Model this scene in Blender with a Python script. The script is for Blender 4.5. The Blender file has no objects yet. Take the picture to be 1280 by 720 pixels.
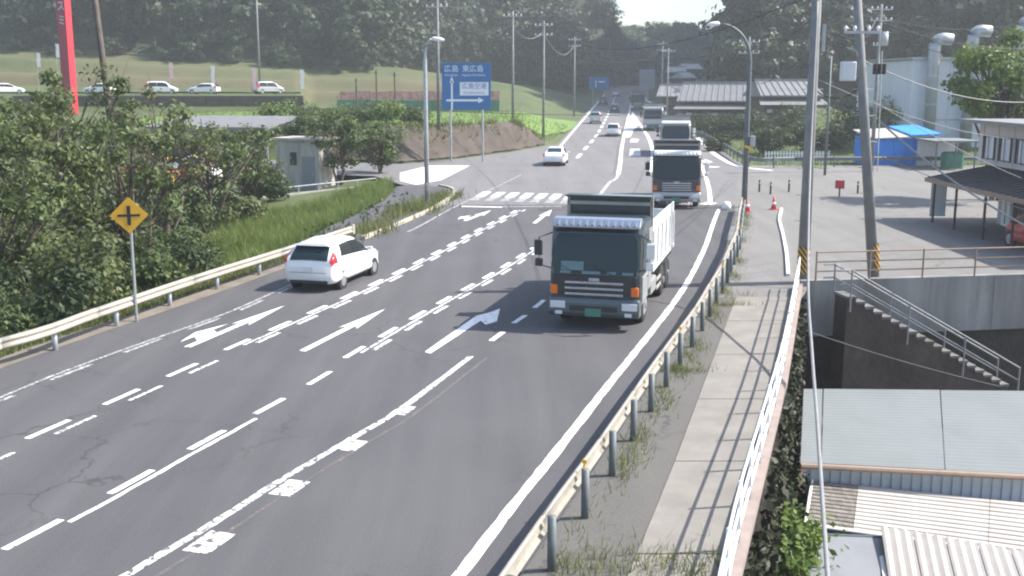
import bpy, math, random
import numpy as np
from mathutils import Vector, Matrix
random.seed(7); rng = np.random.default_rng(7)
S = bpy.context.scene
COL = S.collection
R = math.radians

# ------------------------------------------------------------------ camera, sky, sun, exposure
CAM_H = 6.9; FPX = 1350.0; HORIZON = 104.0
PHI = math.atan((360 - HORIZON) / FPX); CP, SP = math.cos(PHI), math.sin(PHI)
cd = bpy.data.cameras.new('camera'); cam = bpy.data.objects.new('camera', cd); COL.objects.link(cam)
cd.sensor_width = 36.0; cd.lens = 36.0 * FPX / 1280.0
cd.clip_start = 0.1; cd.clip_end = 4000
cam.location = (0, 0, CAM_H); cam.rotation_euler = (R(90) - PHI, 0, 0)
S.camera = cam
SUN_AZ, SUN_EL = 82.0, 47.0
w = bpy.data.worlds.new('World'); S.world = w; w.use_nodes = True
nt = w.node_tree
sky = nt.nodes.new('ShaderNodeTexSky'); sky.sky_type = 'NISHITA'; sky.sun_disc = False
sky.sun_elevation = R(SUN_EL); sky.sun_rotation = R(SUN_AZ)
sky.air_density = 1.0; sky.dust_density = 1.6; sky.ozone_density = 1.0
nt.links.new(sky.outputs[0], nt.nodes['Background'].inputs[0]); nt.nodes['Background'].inputs[1].default_value = 0.13
sl = bpy.data.lights.new('sun', 'SUN'); sl.energy = 4.6; sl.angle = R(0.6); sl.color = (1.0, 0.95, 0.87)
so = bpy.data.objects.new('sun', sl); COL.objects.link(so)
sd = Vector((math.sin(R(SUN_AZ)) * math.cos(R(SUN_EL)), math.cos(R(SUN_AZ)) * math.cos(R(SUN_EL)), math.sin(R(SUN_EL))))
so.rotation_euler = (-sd).to_track_quat('-Z', 'Y').to_euler()
V = S.view_settings; V.view_transform = 'Standard'; V.look = 'None'; V.gamma = 1.0; V.exposure = 1.15
V.use_curve_mapping = False
S.cycles.filter_width = 2.1; S.cycles.max_bounces = 6; S.cycles.transparent_max_bounces = 8; S.cycles.volume_bounces = 1

# ------------------------------------------------------------------ geometry of the place
def hh(y):                                   # height of the road along its length
    return 0.0 if y < 50 else (min(y, 600) - 50) ** 1.25 / 90 ** 1.25
def G(px, py, z0=None):                      # ground point below a sight line
    u = (px - 640) / FPX; v = (py - 360) / FPX
    ry, rz = CP - v * SP, -SP - v * CP
    lo, hi = 1.0, 900.0
    for _ in range(50):
        m = (lo + hi) / 2
        if CAM_H + rz * m / ry - (hh(m) if z0 is None else z0) > 0: lo = m
        else: hi = m
    return Vector((u * lo / ry, lo, CAM_H + rz * lo / ry))
def P(px, py, y):
    u = (px - 640) / FPX; v = (py - 360) / FPX
    ry, rz = CP - v * SP, -SP - v * CP
    return Vector((u * y / ry, y, CAM_H + rz * y / ry))
def interp(x, xs, ys): return float(np.interp(x, xs, ys))
def sm(a, b, x):
    t = min(1, max(0, (x - a) / (b - a))); return t * t * (3 - 2 * t)
RLY = [-10, 5, 25.6, 28.8, 32.4, 36.4, 48.7, 53.4, 63, 110, 144, 252, 430, 600]
RLX = [-22.8, -18.4, -12.7, -11.9, -10.8, -9.7, -6.7, -5.6, -3.6, 4.3, 8.0, 19.2, 39.0, 66]
RRY = [-10, 5, 14.6, 16.9, 20.8, 24.2, 29.2, 36.4, 45.1, 54, 60, 88, 114, 263, 430, 600]
RRX = [-6.7, -2.7, 0.2, 0.95, 2.15, 3.2, 4.8, 6.9, 9.2, 11.2, 12.6, 18.8, 20.9, 33.5, 53.0, 80]
def rl(y): return interp(y, RLY, RLX)
def rr(y): return interp(y, RRY, RRX)

# ------------------------------------------------------------------ materials
MATS = {}
def mat(name, col, rough=0.7, metal=0.0, var=0.12, scale=3.0, bump=0.0, bscale=40.0, col2=None, spec=0.5, coat=0.0, dirt=0.0, dirtcol=(0.12, 0.1, 0.08), dscale=1.5, stripes=None):
    if name in MATS: return MATS[name]
    m = bpy.data.materials.new(name); m.use_nodes = True; MATS[name] = m
    n = m.node_tree.nodes; l = m.node_tree.links; b = n['Principled BSDF']
    b.inputs['Roughness'].default_value = rough; b.inputs['Metallic'].default_value = metal
    b.inputs['Specular IOR Level'].default_value = spec; b.inputs['Coat Weight'].default_value = coat
    geo = n.new('ShaderNodeNewGeometry')
    tex = n.new('ShaderNodeTexNoise'); tex.inputs['Scale'].default_value = scale; tex.inputs['Detail'].default_value = 5
    l.new(geo.outputs['Position'], tex.inputs['Vector'])
    rp = n.new('ShaderNodeValToRGB'); rp.color_ramp.elements[0].position = 0.3; rp.color_ramp.elements[1].position = 0.7
    c2 = col2 if col2 else tuple(min(1, c * (1 + var)) for c in col)
    c1 = col if col2 else tuple(c * (1 - var) for c in col)
    rp.color_ramp.elements[0].color = (*c1, 1); rp.color_ramp.elements[1].color = (*c2, 1)
    l.new(tex.outputs['Fac'], rp.inputs['Fac'])
    out = rp.outputs['Color']
    if dirt > 0:
        t2 = n.new('ShaderNodeTexNoise'); t2.inputs['Scale'].default_value = dscale; t2.inputs['Detail'].default_value = 9; t2.inputs['Roughness'].default_value = 0.7
        l.new(geo.outputs['Position'], t2.inputs['Vector'])
        r2 = n.new('ShaderNodeValToRGB'); r2.color_ramp.elements[0].position = 0.48; r2.color_ramp.elements[1].position = 0.72
        l.new(t2.outputs['Fac'], r2.inputs['Fac'])
        mu = n.new('ShaderNodeMath'); mu.operation = 'MULTIPLY'; mu.inputs[1].default_value = dirt; l.new(r2.outputs['Color'], mu.inputs[0])
        mx = n.new('ShaderNodeMixRGB'); mx.inputs[2].default_value = (*dirtcol, 1)
        l.new(mu.outputs[0], mx.inputs[0]); l.new(out, mx.inputs[1]); out = mx.outputs[0]
    l.new(out, b.inputs['Base Color'])
    if bump > 0:
        t3 = n.new('ShaderNodeTexNoise'); t3.inputs['Scale'].default_value = bscale; t3.inputs['Detail'].default_value = 6
        l.new(geo.outputs['Position'], t3.inputs['Vector'])
        bp = n.new('ShaderNodeBump'); bp.inputs['Strength'].default_value = bump; bp.inputs['Distance'].default_value = 0.05
        l.new(t3.outputs['Fac'], bp.inputs['Height']); l.new(bp.outputs[0], b.inputs['Normal'])
    return m
def asphalt(name, base, dark, light):
    m = bpy.data.materials.new(name); m.use_nodes = True; MATS[name] = m
    n = m.node_tree.nodes; l = m.node_tree.links; b = n['Principled BSDF']
    b.inputs['Roughness'].default_value = 0.82; b.inputs['Specular IOR Level'].default_value = 0.4
    geo = n.new('ShaderNodeNewGeometry')
    def noise(sc, det, ro, vec=None):
        t = n.new('ShaderNodeTexNoise'); t.inputs['Scale'].default_value = sc; t.inputs['Detail'].default_value = det; t.inputs['Roughness'].default_value = ro
        l.new(vec or geo.outputs['Position'], t.inputs['Vector']); return t.outputs['Fac']
    def ramp(f, a, bb, c0, c1):
        r = n.new('ShaderNodeValToRGB'); r.color_ramp.elements[0].position = a; r.color_ramp.elements[1].position = bb
        r.color_ramp.elements[0].color = (*c0, 1); r.color_ramp.elements[1].color = (*c1, 1); l.new(f, r.inputs['Fac']); return r.outputs['Color']
    def mix(f, a, bb, mode='MIX'):
        x = n.new('ShaderNodeMixRGB'); x.blend_type = mode
        if isinstance(f, float): x.inputs[0].default_value = f
        else: l.new(f, x.inputs[0])
        l.new(a, x.inputs[1]); l.new(bb, x.inputs[2]); return x.outputs[0]
    mp = n.new('ShaderNodeMapping'); mp.inputs['Rotation'].default_value = (0, 0, R(16)); mp.inputs['Scale'].default_value = (0.9, 0.06, 1)
    l.new(geo.outputs['Position'], mp.inputs['Vector'])
    streak = noise(1.0, 4, 0.6, mp.outputs[0])           # wheel tracks along the lanes
    c = ramp(streak, 0.35, 0.65, dark, light)
    c = mix(0.5, c, ramp(noise(0.22, 6, 0.6), 0.35, 0.65, dark, base))
    c = mix(0.35, c, ramp(noise(28, 3, 0.7), 0.3, 0.7, tuple(k * 0.45 for k in base), tuple(k * 1.7 for k in base)))
    vo = n.new('ShaderNodeTexVoronoi'); vo.feature = 'DISTANCE_TO_EDGE'; vo.inputs['Scale'].default_value = 0.33
    wv = n.new('ShaderNodeVectorMath'); wv.operation = 'ADD'
    nz = n.new('ShaderNodeTexNoise'); nz.inputs['Scale'].default_value = 1.6; nz.inputs['Detail'].default_value = 6
    l.new(geo.outputs['Position'], nz.inputs['Vector']); l.new(geo.outputs['Position'], wv.inputs[0]); l.new(nz.outputs['Color'], wv.inputs[1]); l.new(wv.outputs[0], vo.inputs['Vector'])
    crack = ramp(vo.outputs['Distance'], 0.004, 0.014, (0.55,) * 3, (0,) * 3)
    gate = ramp(noise(0.13, 3, 0.5), 0.5, 0.6, (0,) * 3, (1,) * 3)
    cm = n.new('ShaderNodeMath'); cm.operation = 'MULTIPLY'; l.new(crack, cm.inputs[0]); l.new(gate, cm.inputs[1])
    dk = n.new('ShaderNodeRGB'); dk.outputs[0].default_value = (0.022, 0.022, 0.022, 1)
    c = mix(cm.outputs[0], c, dk.outputs[0])
    l.new(c, b.inputs['Base Color'])
    bp = n.new('ShaderNodeBump'); bp.inputs['Strength'].default_value = 0.3; bp.inputs['Distance'].default_value = 0.02
    l.new(noise(45, 4, 0.7), bp.inputs['Height']); l.new(bp.outputs[0], b.inputs['Normal'])
    return m
def paint(name, col, lo, hi, sc=9.0):        # road paint worn through to the asphalt
    m = bpy.data.materials.new(name); m.use_nodes = True; MATS[name] = m
    n = m.node_tree.nodes; l = m.node_tree.links; b = n['Principled BSDF']; b.inputs['Roughness'].default_value = 0.7
    geo = n.new('ShaderNodeNewGeometry'); t = n.new('ShaderNodeTexNoise'); t.inputs['Scale'].default_value = sc; t.inputs['Detail'].default_value = 7; t.inputs['Roughness'].default_value = 0.68
    l.new(geo.outputs['Position'], t.inputs['Vector'])
    r = n.new('ShaderNodeValToRGB'); r.color_ramp.elements[0].position = lo; r.color_ramp.elements[1].position = hi
    r.color_ramp.elements[0].color = (0.09, 0.088, 0.092, 1); r.color_ramp.elements[1].color = (*col, 1)
    l.new(t.outputs['Fac'], r.inputs['Fac']); l.new(r.outputs['Color'], b.inputs['Base Color'])
    return m
def leafmat(name, cols, trans=0.35):
    m = bpy.data.materials.new(name); m.use_nodes = True; MATS[name] = m
    n = m.node_tree.nodes; l = m.node_tree.links; b = n['Principled BSDF']; o = n['Material Output']
    b.inputs['Roughness'].default_value = 0.55; b.inputs['Specular IOR Level'].default_value = 0.3
    geo = n.new('ShaderNodeNewGeometry'); t = n.new('ShaderNodeTexNoise'); t.inputs['Scale'].default_value = 0.35; t.inputs['Detail'].default_value = 4
    l.new(geo.outputs['Position'], t.inputs['Vector'])
    ad = n.new('ShaderNodeMath'); ad.operation = 'MULTIPLY_ADD'; ad.inputs[1].default_value = 0.55
    l.new(geo.outputs['Random Per Island'], ad.inputs[0])
    m2 = n.new('ShaderNodeMath'); m2.operation = 'MULTIPLY_ADD'; m2.inputs[1].default_value = 0.9; m2.inputs[2].default_value = -0.22
    l.new(t.outputs['Fac'], m2.inputs[0]); l.new(m2.outputs[0], ad.inputs[2])
    r = n.new('ShaderNodeValToRGB')
    while len(r.color_ramp.elements) < len(cols): r.color_ramp.elements.new(0.5)
    for i, c in enumerate(cols):
        r.color_ramp.elements[i].position = i / (len(cols) - 1); r.color_ramp.elements[i].color = (*c, 1)
    l.new(ad.outputs[0], r.inputs['Fac']); l.new(r.outputs['Color'], b.inputs['Base Color'])
    tr = n.new('ShaderNodeBsdfTranslucent'); l.new(r.outputs['Color'], tr.inputs['Color'])
    mx = n.new('ShaderNodeMixShader'); mx.inputs[0].default_value = trans
    l.new(b.outputs[0], mx.inputs[1]); l.new(tr.outputs[0], mx.inputs[2]); l.new(mx.outputs[0], o.inputs['Surface'])
    return m
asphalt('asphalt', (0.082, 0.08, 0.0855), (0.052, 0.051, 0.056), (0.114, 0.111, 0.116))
asphalt('asphalt_old_glare', (0.15, 0.145, 0.147), (0.115, 0.112, 0.115), (0.19, 0.184, 0.185))  # older, paler pavement; low-angle glare is put into the tone too
asphalt('asphalt_lot', (0.165, 0.16, 0.153), (0.125, 0.121, 0.116), (0.205, 0.198, 0.188))
asphalt('asphalt_walk', (0.105, 0.1, 0.093), (0.085, 0.081, 0.076), (0.125, 0.12, 0.11))
paint('paint_fresh', (0.8, 0.8, 0.79), 0.36, 0.44, 7.0)
paint('paint_worn', (0.72, 0.72, 0.71), 0.42, 0.52, 7.0)
paint('paint_faded', (0.55, 0.55, 0.55), 0.42, 0.62)
paint('paint_orange', (0.42, 0.22, 0.1), 0.52, 0.78)
mat('concrete', (0.38, 0.36, 0.33), 0.85, var=0.18, scale=1.2, bump=0.2, dirt=0.6, dirtcol=(0.16, 0.14, 0.11), dscale=1.3)
mat('concrete_walk', (0.2, 0.187, 0.168), 0.9, var=0.14, scale=1.5, bump=0.2, dirt=0.45, dirtcol=(0.17, 0.155, 0.135), dscale=0.8)
mat('concrete_bright', (0.72, 0.7, 0.67), 0.85, var=0.08, scale=0.8, dirt=0.25, dirtcol=(0.4, 0.38, 0.34))
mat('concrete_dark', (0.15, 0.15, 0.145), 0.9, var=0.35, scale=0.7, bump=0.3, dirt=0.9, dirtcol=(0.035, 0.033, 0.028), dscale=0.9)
mat('concrete_streaked', (0.2, 0.205, 0.205), 0.9, var=0.25, scale=1.1, bump=0.3, dirt=0.8, dirtcol=(0.07, 0.066, 0.058), dscale=0.8)
mat('wall_dark', (0.03, 0.026, 0.021), 0.95, var=0.35, scale=1.0, bump=0.5, bscale=8, dirt=0.7, dirtcol=(0.012, 0.014, 0.008), dscale=1.2)  # near-black colour for the walls down in the yard
mat('pole_concrete', (0.19, 0.195, 0.2), 0.8, var=0.15, scale=2.5, dirt=0.4, dirtcol=(0.14, 0.14, 0.13))
mat('galvanised', (0.42, 0.44, 0.46), 0.45, 0.6, var=0.12, scale=5, dirt=0.35, dirtcol=(0.22, 0.2, 0.18), dscale=3)
mat('rail_steel', (0.24, 0.25, 0.26), 0.6, 0.2, var=0.15, scale=5, dirt=0.4, dirtcol=(0.14, 0.12, 0.1), dscale=4)
mat('galvanised_dull', (0.12, 0.14, 0.15), 0.6, 0.3, var=0.12, scale=5, dirt=0.3, dirtcol=(0.15, 0.13, 0.1), dscale=3)
mat('rail_cream', (0.36, 0.335, 0.29), 0.55, 0.0, var=0.08, scale=2, dirt=0.5, dirtcol=(0.2, 0.16, 0.12), dscale=3.5)
mat('rail_brown', (0.28, 0.2, 0.15), 0.7, 0.0, var=0.2, scale=4, dirt=0.6, dirtcol=(0.16, 0.09, 0.06), dscale=4)
mat('white_paint', (0.8, 0.8, 0.79), 0.5, var=0.04, scale=3, dirt=0.18, dirtcol=(0.5, 0.42, 0.36), dscale=4)
mat('kerb_pink', (0.27, 0.22, 0.2), 0.85, var=0.15, scale=2.5, dirt=0.5, dirtcol=(0.25, 0.18, 0.15), dscale=4)
mat('kerb_stone', (0.4, 0.37, 0.3), 0.9, var=0.2, scale=2.5, dirt=0.7, dirtcol=(0.16, 0.16, 0.08), dscale=3)
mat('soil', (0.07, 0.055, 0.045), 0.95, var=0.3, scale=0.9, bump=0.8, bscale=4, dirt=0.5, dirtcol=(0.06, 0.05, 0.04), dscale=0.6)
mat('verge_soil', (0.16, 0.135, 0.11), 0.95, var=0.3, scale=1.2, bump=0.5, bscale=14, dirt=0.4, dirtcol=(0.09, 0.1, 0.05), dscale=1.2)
mat('grassland', (0.045, 0.068, 0.02), 0.95, scale=0.12, col2=(0.08, 0.1, 0.032), bump=0.8, bscale=1.5, dirt=0.5, dirtcol=(0.075, 0.062, 0.038), dscale=0.25)
mat('forest_floor', (0.035, 0.045, 0.022), 0.95, var=0.3, scale=0.3)
mat('lawn', (0.1, 0.175, 0.035), 0.95, scale=0.15, col2=(0.13, 0.21, 0.045), bump=0.8, bscale=3)
mat('dry_grass', (0.115, 0.088, 0.05), 0.95, scale=0.03, col2=(0.07, 0.09, 0.03), bump=0.9, bscale=1.2, dirt=0.7, dirtcol=(0.04, 0.052, 0.02), dscale=0.12)
mat('black_rubber', (0.02, 0.02, 0.021), 0.85)
mat('black_plastic', (0.025, 0.026, 0.028), 0.5)
mat('glass_dark', (0.012, 0.028, 0.034), 0.1, spec=0.35, var=0.05)
mat('glass_tint', (0.02, 0.024, 0.026), 0.2, spec=0.5, var=0.05)
mat('chrome', (0.55, 0.57, 0.6), 0.22, 0.9, var=0.05)
mat('steel_rim', (0.4, 0.41, 0.42), 0.4, 0.7)
mat('car_white', (0.8, 0.8, 0.8), 0.3, var=0.02, coat=0.6)
mat('car_silver', (0.45, 0.46, 0.48), 0.35, 0.5, var=0.02, coat=0.6)
mat('car_dark', (0.05, 0.055, 0.06), 0.3, 0.2, var=0.02, coat=0.6)
mat('car_red', (0.42, 0.03, 0.04), 0.35, var=0.03, coat=0.5)
mat('truck_charcoal', (0.03, 0.045, 0.052), 0.32, 0.1, var=0.05, coat=0.5, dirt=0.25, dirtcol=(0.12, 0.11, 0.1), dscale=2)
mat('truck_plum', (0.06, 0.05, 0.06), 0.32, 0.2, var=0.05, coat=0.5, dirt=0.25, dirtcol=(0.15, 0.14, 0.13), dscale=2)
mat('truck_silver', (0.4, 0.41, 0.42), 0.38, 0.4, var=0.05, dirt=0.3, dirtcol=(0.18, 0.17, 0.15), dscale=2)
mat('bumper_steel', (0.11, 0.135, 0.15), 0.35, 0.4, var=0.06, dirt=0.3, dirtcol=(0.1, 0.1, 0.1), dscale=2.5)
mat('truck_white', (0.62, 0.64, 0.64), 0.4, 0, var=0.04, dirt=0.3, dirtcol=(0.3, 0.28, 0.25), dscale=2)
mat('bed_grey', (0.36, 0.345, 0.32), 0.6, 0.1, var=0.1, scale=2, dirt=0.5, dirtcol=(0.26, 0.23, 0.19), dscale=1.8)
mat('lamp_red', (0.5, 0.02, 0.025), 0.2, var=0.03)
mat('lamp_amber', (0.75, 0.16, 0.02), 0.25, var=0.03)
mat('lamp_clear', (0.75, 0.77, 0.78), 0.15, 0.3, var=0.03)
mat('patch_teal', (0.12, 0.2, 0.22), 0.5, var=0.1); mat('plate_green', (0.06, 0.2, 0.15), 0.5); mat('plate_white', (0.7, 0.7, 0.68), 0.5)
mat('sign_blue', (0.015, 0.12, 0.31), 0.5, var=0.06, scale=1.5, dirt=0.2, dirtcol=(0.06, 0.12, 0.22), dscale=2)
mat('sign_white', (0.62, 0.66, 0.7), 0.5, var=0.05)
mat('sign_yellow', (0.62, 0.34, 0.02), 0.5, var=0.05, dirt=0.2, dirtcol=(0.35, 0.2, 0.04), dscale=5)
mat('sign_black', (0.015, 0.013, 0.012), 0.6)
mat('sign_grey', (0.4, 0.42, 0.44), 0.6)
mat('red_paint', (0.55, 0.03, 0.05), 0.45, var=0.06); mat('red_dark', (0.3, 0.02, 0.05), 0.5, var=0.06)
mat('yellow_paint', (0.7, 0.42, 0.03), 0.5, var=0.06); mat('orange_paint', (0.7, 0.18, 0.03), 0.5); mat('blue_paint', (0.03, 0.12, 0.4), 0.5)
mat('blue_tarp', (0.02, 0.24, 0.75), 0.6, var=0.15, scale=1.0, bump=0.5, bscale=2.0)
mat('sheet_pale', (0.175, 0.192, 0.197), 0.8, 0.0, spec=0.2, var=0.05, scale=0.7, dirt=0.22, dirtcol=(0.13, 0.145, 0.14), dscale=0.9)
mat('sheet_white', (0.4, 0.38, 0.36), 0.75, 0.0, spec=0.2, var=0.07, scale=1.5, dirt=0.35, dirtcol=(0.4, 0.3, 0.22), dscale=2.0)
mat('sheet_moss', (0.2, 0.18, 0.16), 0.9, 0.0, var=0.3, scale=6, dirt=0.8, dirtcol=(0.05, 0.045, 0.035), dscale=5.0, bump=0.6, bscale=25)
mat('sheet_grey', (0.2, 0.21, 0.23), 0.6, 0.1, var=0.1, scale=1.5, dirt=0.3)
mat('siding_white', (0.6, 0.63, 0.66), 0.6, var=0.04, dirt=0.25, dirtcol=(0.42, 0.43, 0.42), dscale=0.6)
mat('siding_pink', (0.55, 0.5, 0.47), 0.75, var=0.05, dirt=0.3, dirtcol=(0.36, 0.31, 0.28), dscale=1.2)
mat('duct', (0.36, 0.39, 0.41), 0.45, 0.5, var=0.08, dirt=0.25)
mat('roof_tile', (0.22, 0.22, 0.23), 0.6, var=0.15, scale=1.0, dirt=0.3, dirtcol=(0.12, 0.12, 0.12))
mat('roof_tile_pale', (0.17, 0.17, 0.175), 0.55, var=0.1, scale=1.0)
mat('roof_dark', (0.06, 0.058, 0.06), 0.7, var=0.2, scale=1.2, dirt=0.3, dirtcol=(0.12, 0.11, 0.1))
mat('wood_dark', (0.07, 0.055, 0.045), 0.8, var=0.3, scale=3)
mat('bark', (0.1, 0.08, 0.06), 0.95, var=0.35, scale=6, bump=0.8, bscale=20)
mat('wire_black', (0.03, 0.03, 0.032), 0.7); mat('wire_grey', (0.2, 0.205, 0.21), 0.6)
mat('net_green', (0.07, 0.2, 0.13), 0.9, var=0.2, scale=2); mat('net_pink', (0.5, 0.26, 0.22), 0.9, var=0.35, scale=1.6)
mat('banner_white', (0.78, 0.76, 0.78), 0.8)
def streak_z(name, k):
    t_ = MATS[name].node_tree; g_ = [q for q in t_.nodes if q.type == 'NEW_GEOMETRY'][0]
    m_ = t_.nodes.new('ShaderNodeMapping'); m_.inputs['Scale'].default_value = (1, 1, k); t_.links.new(g_.outputs['Position'], m_.inputs[0])
    for q in [q for q in t_.nodes if q.type == 'TEX_NOISE'][:2]: t_.links.new(m_.outputs[0], q.inputs['Vector'])
streak_z('concrete_streaked', .12); streak_z('siding_white', .15); streak_z('siding_pink', .2); streak_z('concrete', .2)
leafmat('leaf_near', [(0.036, 0.053, 0.019), (0.066, 0.095, 0.031), (0.105, 0.145, 0.046), (0.2, 0.245, 0.1)])
leafmat('leaf_olive', [(0.045, 0.058, 0.021), (0.08, 0.104, 0.035), (0.125, 0.155, 0.055), (0.24, 0.26, 0.115)])
leafmat('leaf_dark', [(0.022, 0.036, 0.018), (0.042, 0.066, 0.027), (0.065, 0.095, 0.037), (0.11, 0.14, 0.06)])
leafmat('leaf_forest', [(0.018, 0.03, 0.02), (0.032, 0.05, 0.027), (0.048, 0.07, 0.033), (0.065, 0.088, 0.04)], 0.15)
leafmat('leaf_bright', [(0.06, 0.09, 0.025), (0.11, 0.17, 0.04), (0.16, 0.23, 0.055), (0.25, 0.31, 0.11)])
leafmat('grass_blade', [(0.07, 0.1, 0.024), (0.125, 0.185, 0.042), (0.175, 0.235, 0.058), (0.27, 0.27, 0.11)], 0.45)
leafmat('weed_blade', [(0.06, 0.085, 0.025), (0.11, 0.14, 0.04), (0.17, 0.19, 0.065), (0.32, 0.28, 0.15)])
leafmat('leaf_creeper', [(0.012, 0.014, 0.008), (0.02, 0.022, 0.012), (0.03, 0.036, 0.017), (0.045, 0.055, 0.025)], 0.1)
leafmat('banner_cloth', [(0.75, 0.72, 0.75), (0.8, 0.78, 0.8)], 0.5)
leafmat('banner_pink', [(0.75, 0.45, 0.5), (0.8, 0.55, 0.6)], 0.5)
leafmat('dead_stalk', [(0.2, 0.16, 0.09), (0.28, 0.23, 0.14), (0.16, 0.13, 0.07)])

# ------------------------------------------------------------------ mesh helpers
class MB:
    def __init__(s): s.v = []; s.f = []
    def add(s, vs, fs):
        o = len(s.v); s.v += [tuple(a) for a in vs]; s.f += [tuple(i + o for i in f) for f in fs]; return s
    def box(s, c, d, rz=0.0, rx=0.0, ry=0.0):
        M = Matrix.Translation(c) @ Matrix.Rotation(rz, 4, 'Z') @ Matrix.Rotation(ry, 4, 'Y') @ Matrix.Rotation(rx, 4, 'X')
        x, y, z = d[0] / 2, d[1] / 2, d[2] / 2
        vs = [M @ Vector(q) for q in ((-x, -y, -z), (x, -y, -z), (x, y, -z), (-x, y, -z), (-x, -y, z), (x, -y, z), (x, y, z), (-x, y, z))]
        return s.add(vs, [(0, 3, 2, 1), (4, 5, 6, 7), (0, 1, 5, 4), (1, 2, 6, 5), (2, 3, 7, 6), (3, 0, 4, 7)])
    def tube(s, pts, r, n=8, r1=None, cap=True):
        pts = [Vector(p) for p in pts]; k = len(pts); vs = []
        for i, p in enumerate(pts):
            t = (pts[min(i + 1, k - 1)] - pts[max(i - 1, 0)]).normalized()
            a = Vector((0, 0, 1)) if abs(t.z) < 0.95 else Vector((1, 0, 0))
            u = t.cross(a).normalized(); q = t.cross(u)
            rad = r if r1 is None else r + (r1 - r) * i / (k - 1)
            if isinstance(r, (list, tuple)): rad = r[i]
            vs += [p + (u * math.cos(j * 2 * math.pi / n) + q * math.sin(j * 2 * math.pi / n)) * rad for j in range(n)]
        fs = [(i * n + j, i * n + (j + 1) % n, (i + 1) * n + (j + 1) % n, (i + 1) * n + j) for i in range(k - 1) for j in range(n)]
        if cap: fs += [tuple(range(n))[::-1], tuple((k - 1) * n + j for j in range(n))]
        return s.add(vs, fs)
    def cone(s, p0, p1, r0, r1, n=12): return s.tube([p0, p1], r0, n, r1)
    def prism(s, poly, z0, z1):
        n = len(poly); vs = [(p[0], p[1], z0) for p in poly] + [(p[0], p[1], z1) for p in poly]
        return s.add(vs, [tuple(range(n))[::-1], tuple(range(n, 2 * n))] + [(i, (i + 1) % n, n + (i + 1) % n, n + i) for i in range(n)])
    def xprism(s, prof, x0, x1):              # profile in (y,z) swept along x
        n = len(prof); vs = [(x0, p[0], p[1]) for p in prof] + [(x1, p[0], p[1]) for p in prof]
        return s.add(vs, [tuple(range(n)), tuple(range(n, 2 * n))[::-1]] + [(i, n + i, n + (i + 1) % n, (i + 1) % n) for i in range(n)])
    def sheet(s, rows):                       # grid of points
        a, b = len(rows), len(rows[0])
        return s.add([p for r in rows for p in r], [(i * b + j, i * b + j + 1, (i + 1) * b + j + 1, (i + 1) * b + j) for i in range(a - 1) for j in range(b - 1)])
    def sweep(s, path, prof, closed=True):    # profile (sideways right, up) along a path
        path = [Vector(p) for p in path]; n = len(prof); vs = []
        for i, p in enumerate(path):
            t = path[min(i + 1, len(path) - 1)] - path[max(i - 1, 0)]; t.z = 0; t.normalize()
            q = Vector((t.y, -t.x, 0))
            vs += [p + q * a + Vector((0, 0, b)) for a, b in prof]
        m = n if closed else n - 1
        fs = [(i * n + j, i * n + (j + 1) % n, (i + 1) * n + (j + 1) % n, (i + 1) * n + j) for i in range(len(path) - 1) for j in range(m)]
        if closed: fs += [tuple(range(n))[::-1], tuple((len(path) - 1) * n + j for j in range(n))]
        return s.add(vs, fs)
    def build(s, name, m, parent=None, smooth=False, bevel=0.0, kind=None):
        me = bpy.data.meshes.new(name); me.from_pydata(s.v, [], s.f); me.update()
        return link(name, me, m, parent, smooth, bevel, kind)
def link(name, me, m, parent=None, smooth=False, bevel=0.0, kind=None):
    me.materials.append(MATS[m] if isinstance(m, str) else m)
    if smooth: me.polygons.foreach_set('use_smooth', [True] * len(me.polygons))
    o = bpy.data.objects.new(name, me); COL.objects.link(o); o.parent = parent
    if bevel:
        b = o.modifiers.new('bevel', 'BEVEL'); b.width = bevel; b.segments = 2; b.limit_method = 'ANGLE'; b.angle_limit = R(35)
    if kind: o['kind'] = kind
    return o
def npmesh(name, verts, k):                   # verts: (nfaces*k,3), each face its own k vertices
    verts = np.ascontiguousarray(verts, dtype=np.float32); n = len(verts)
    me = bpy.data.meshes.new(name); me.vertices.add(n); me.vertices.foreach_set('co', verts.ravel())
    me.loops.add(n); me.loops.foreach_set('vertex_index', np.arange(n, dtype=np.int32))
    me.polygons.add(n // k); me.polygons.foreach_set('loop_start', np.arange(0, n, k, dtype=np.int32))
    me.update(calc_edges=True); return me
def tag(o, label, cat, group=None):
    o['label'] = label; o['category'] = cat
    if group: o['group'] = group
    return o
def thing(name, label, cat, loc=(0, 0, 0), rz=0.0, group=None):
    o = bpy.data.objects.new(name, None); COL.objects.link(o); o.location = loc; o.rotation_euler = (0, 0, rz); o.empty_display_size = 0.3
    return tag(o, label, cat, group)
def resample(pts, step):
    pts = [Vector(p) for p in pts]; out = [pts[0].copy()]; acc = 0.0
    for a, b in zip(pts, pts[1:]):
        L = (b - a).length; d = step - acc
        while d <= L:
            out.append(a.lerp(b, d / L)); d += step
        acc = (acc + L) % step
    return out
def smooth_path(pts, n=6):
    pts = [Vector(p) for p in pts]; out = []
    for i in range(len(pts) - 1):
        p0, p1, p2, p3 = pts[max(i - 1, 0)], pts[i], pts[i + 1], pts[min(i + 2, len(pts) - 1)]
        for j in range(n):
            t = j / n
            out.append(0.5 * ((2 * p1) + (p2 - p0) * t + (2 * p0 - 5 * p1 + 4 * p2 - p3) * t * t + (3 * p1 - p0 - 3 * p2 + p3) * t ** 3))
    out.append(pts[-1]); return out
def offset(path, d):
    out = []
    for i, p in enumerate(path):
        t = path[min(i + 1, len(path) - 1)] - path[max(i - 1, 0)]; t.z = 0; t.normalize()
        out.append(p + Vector((t.y, -t.x, 0)) * d)
    return out

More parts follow.
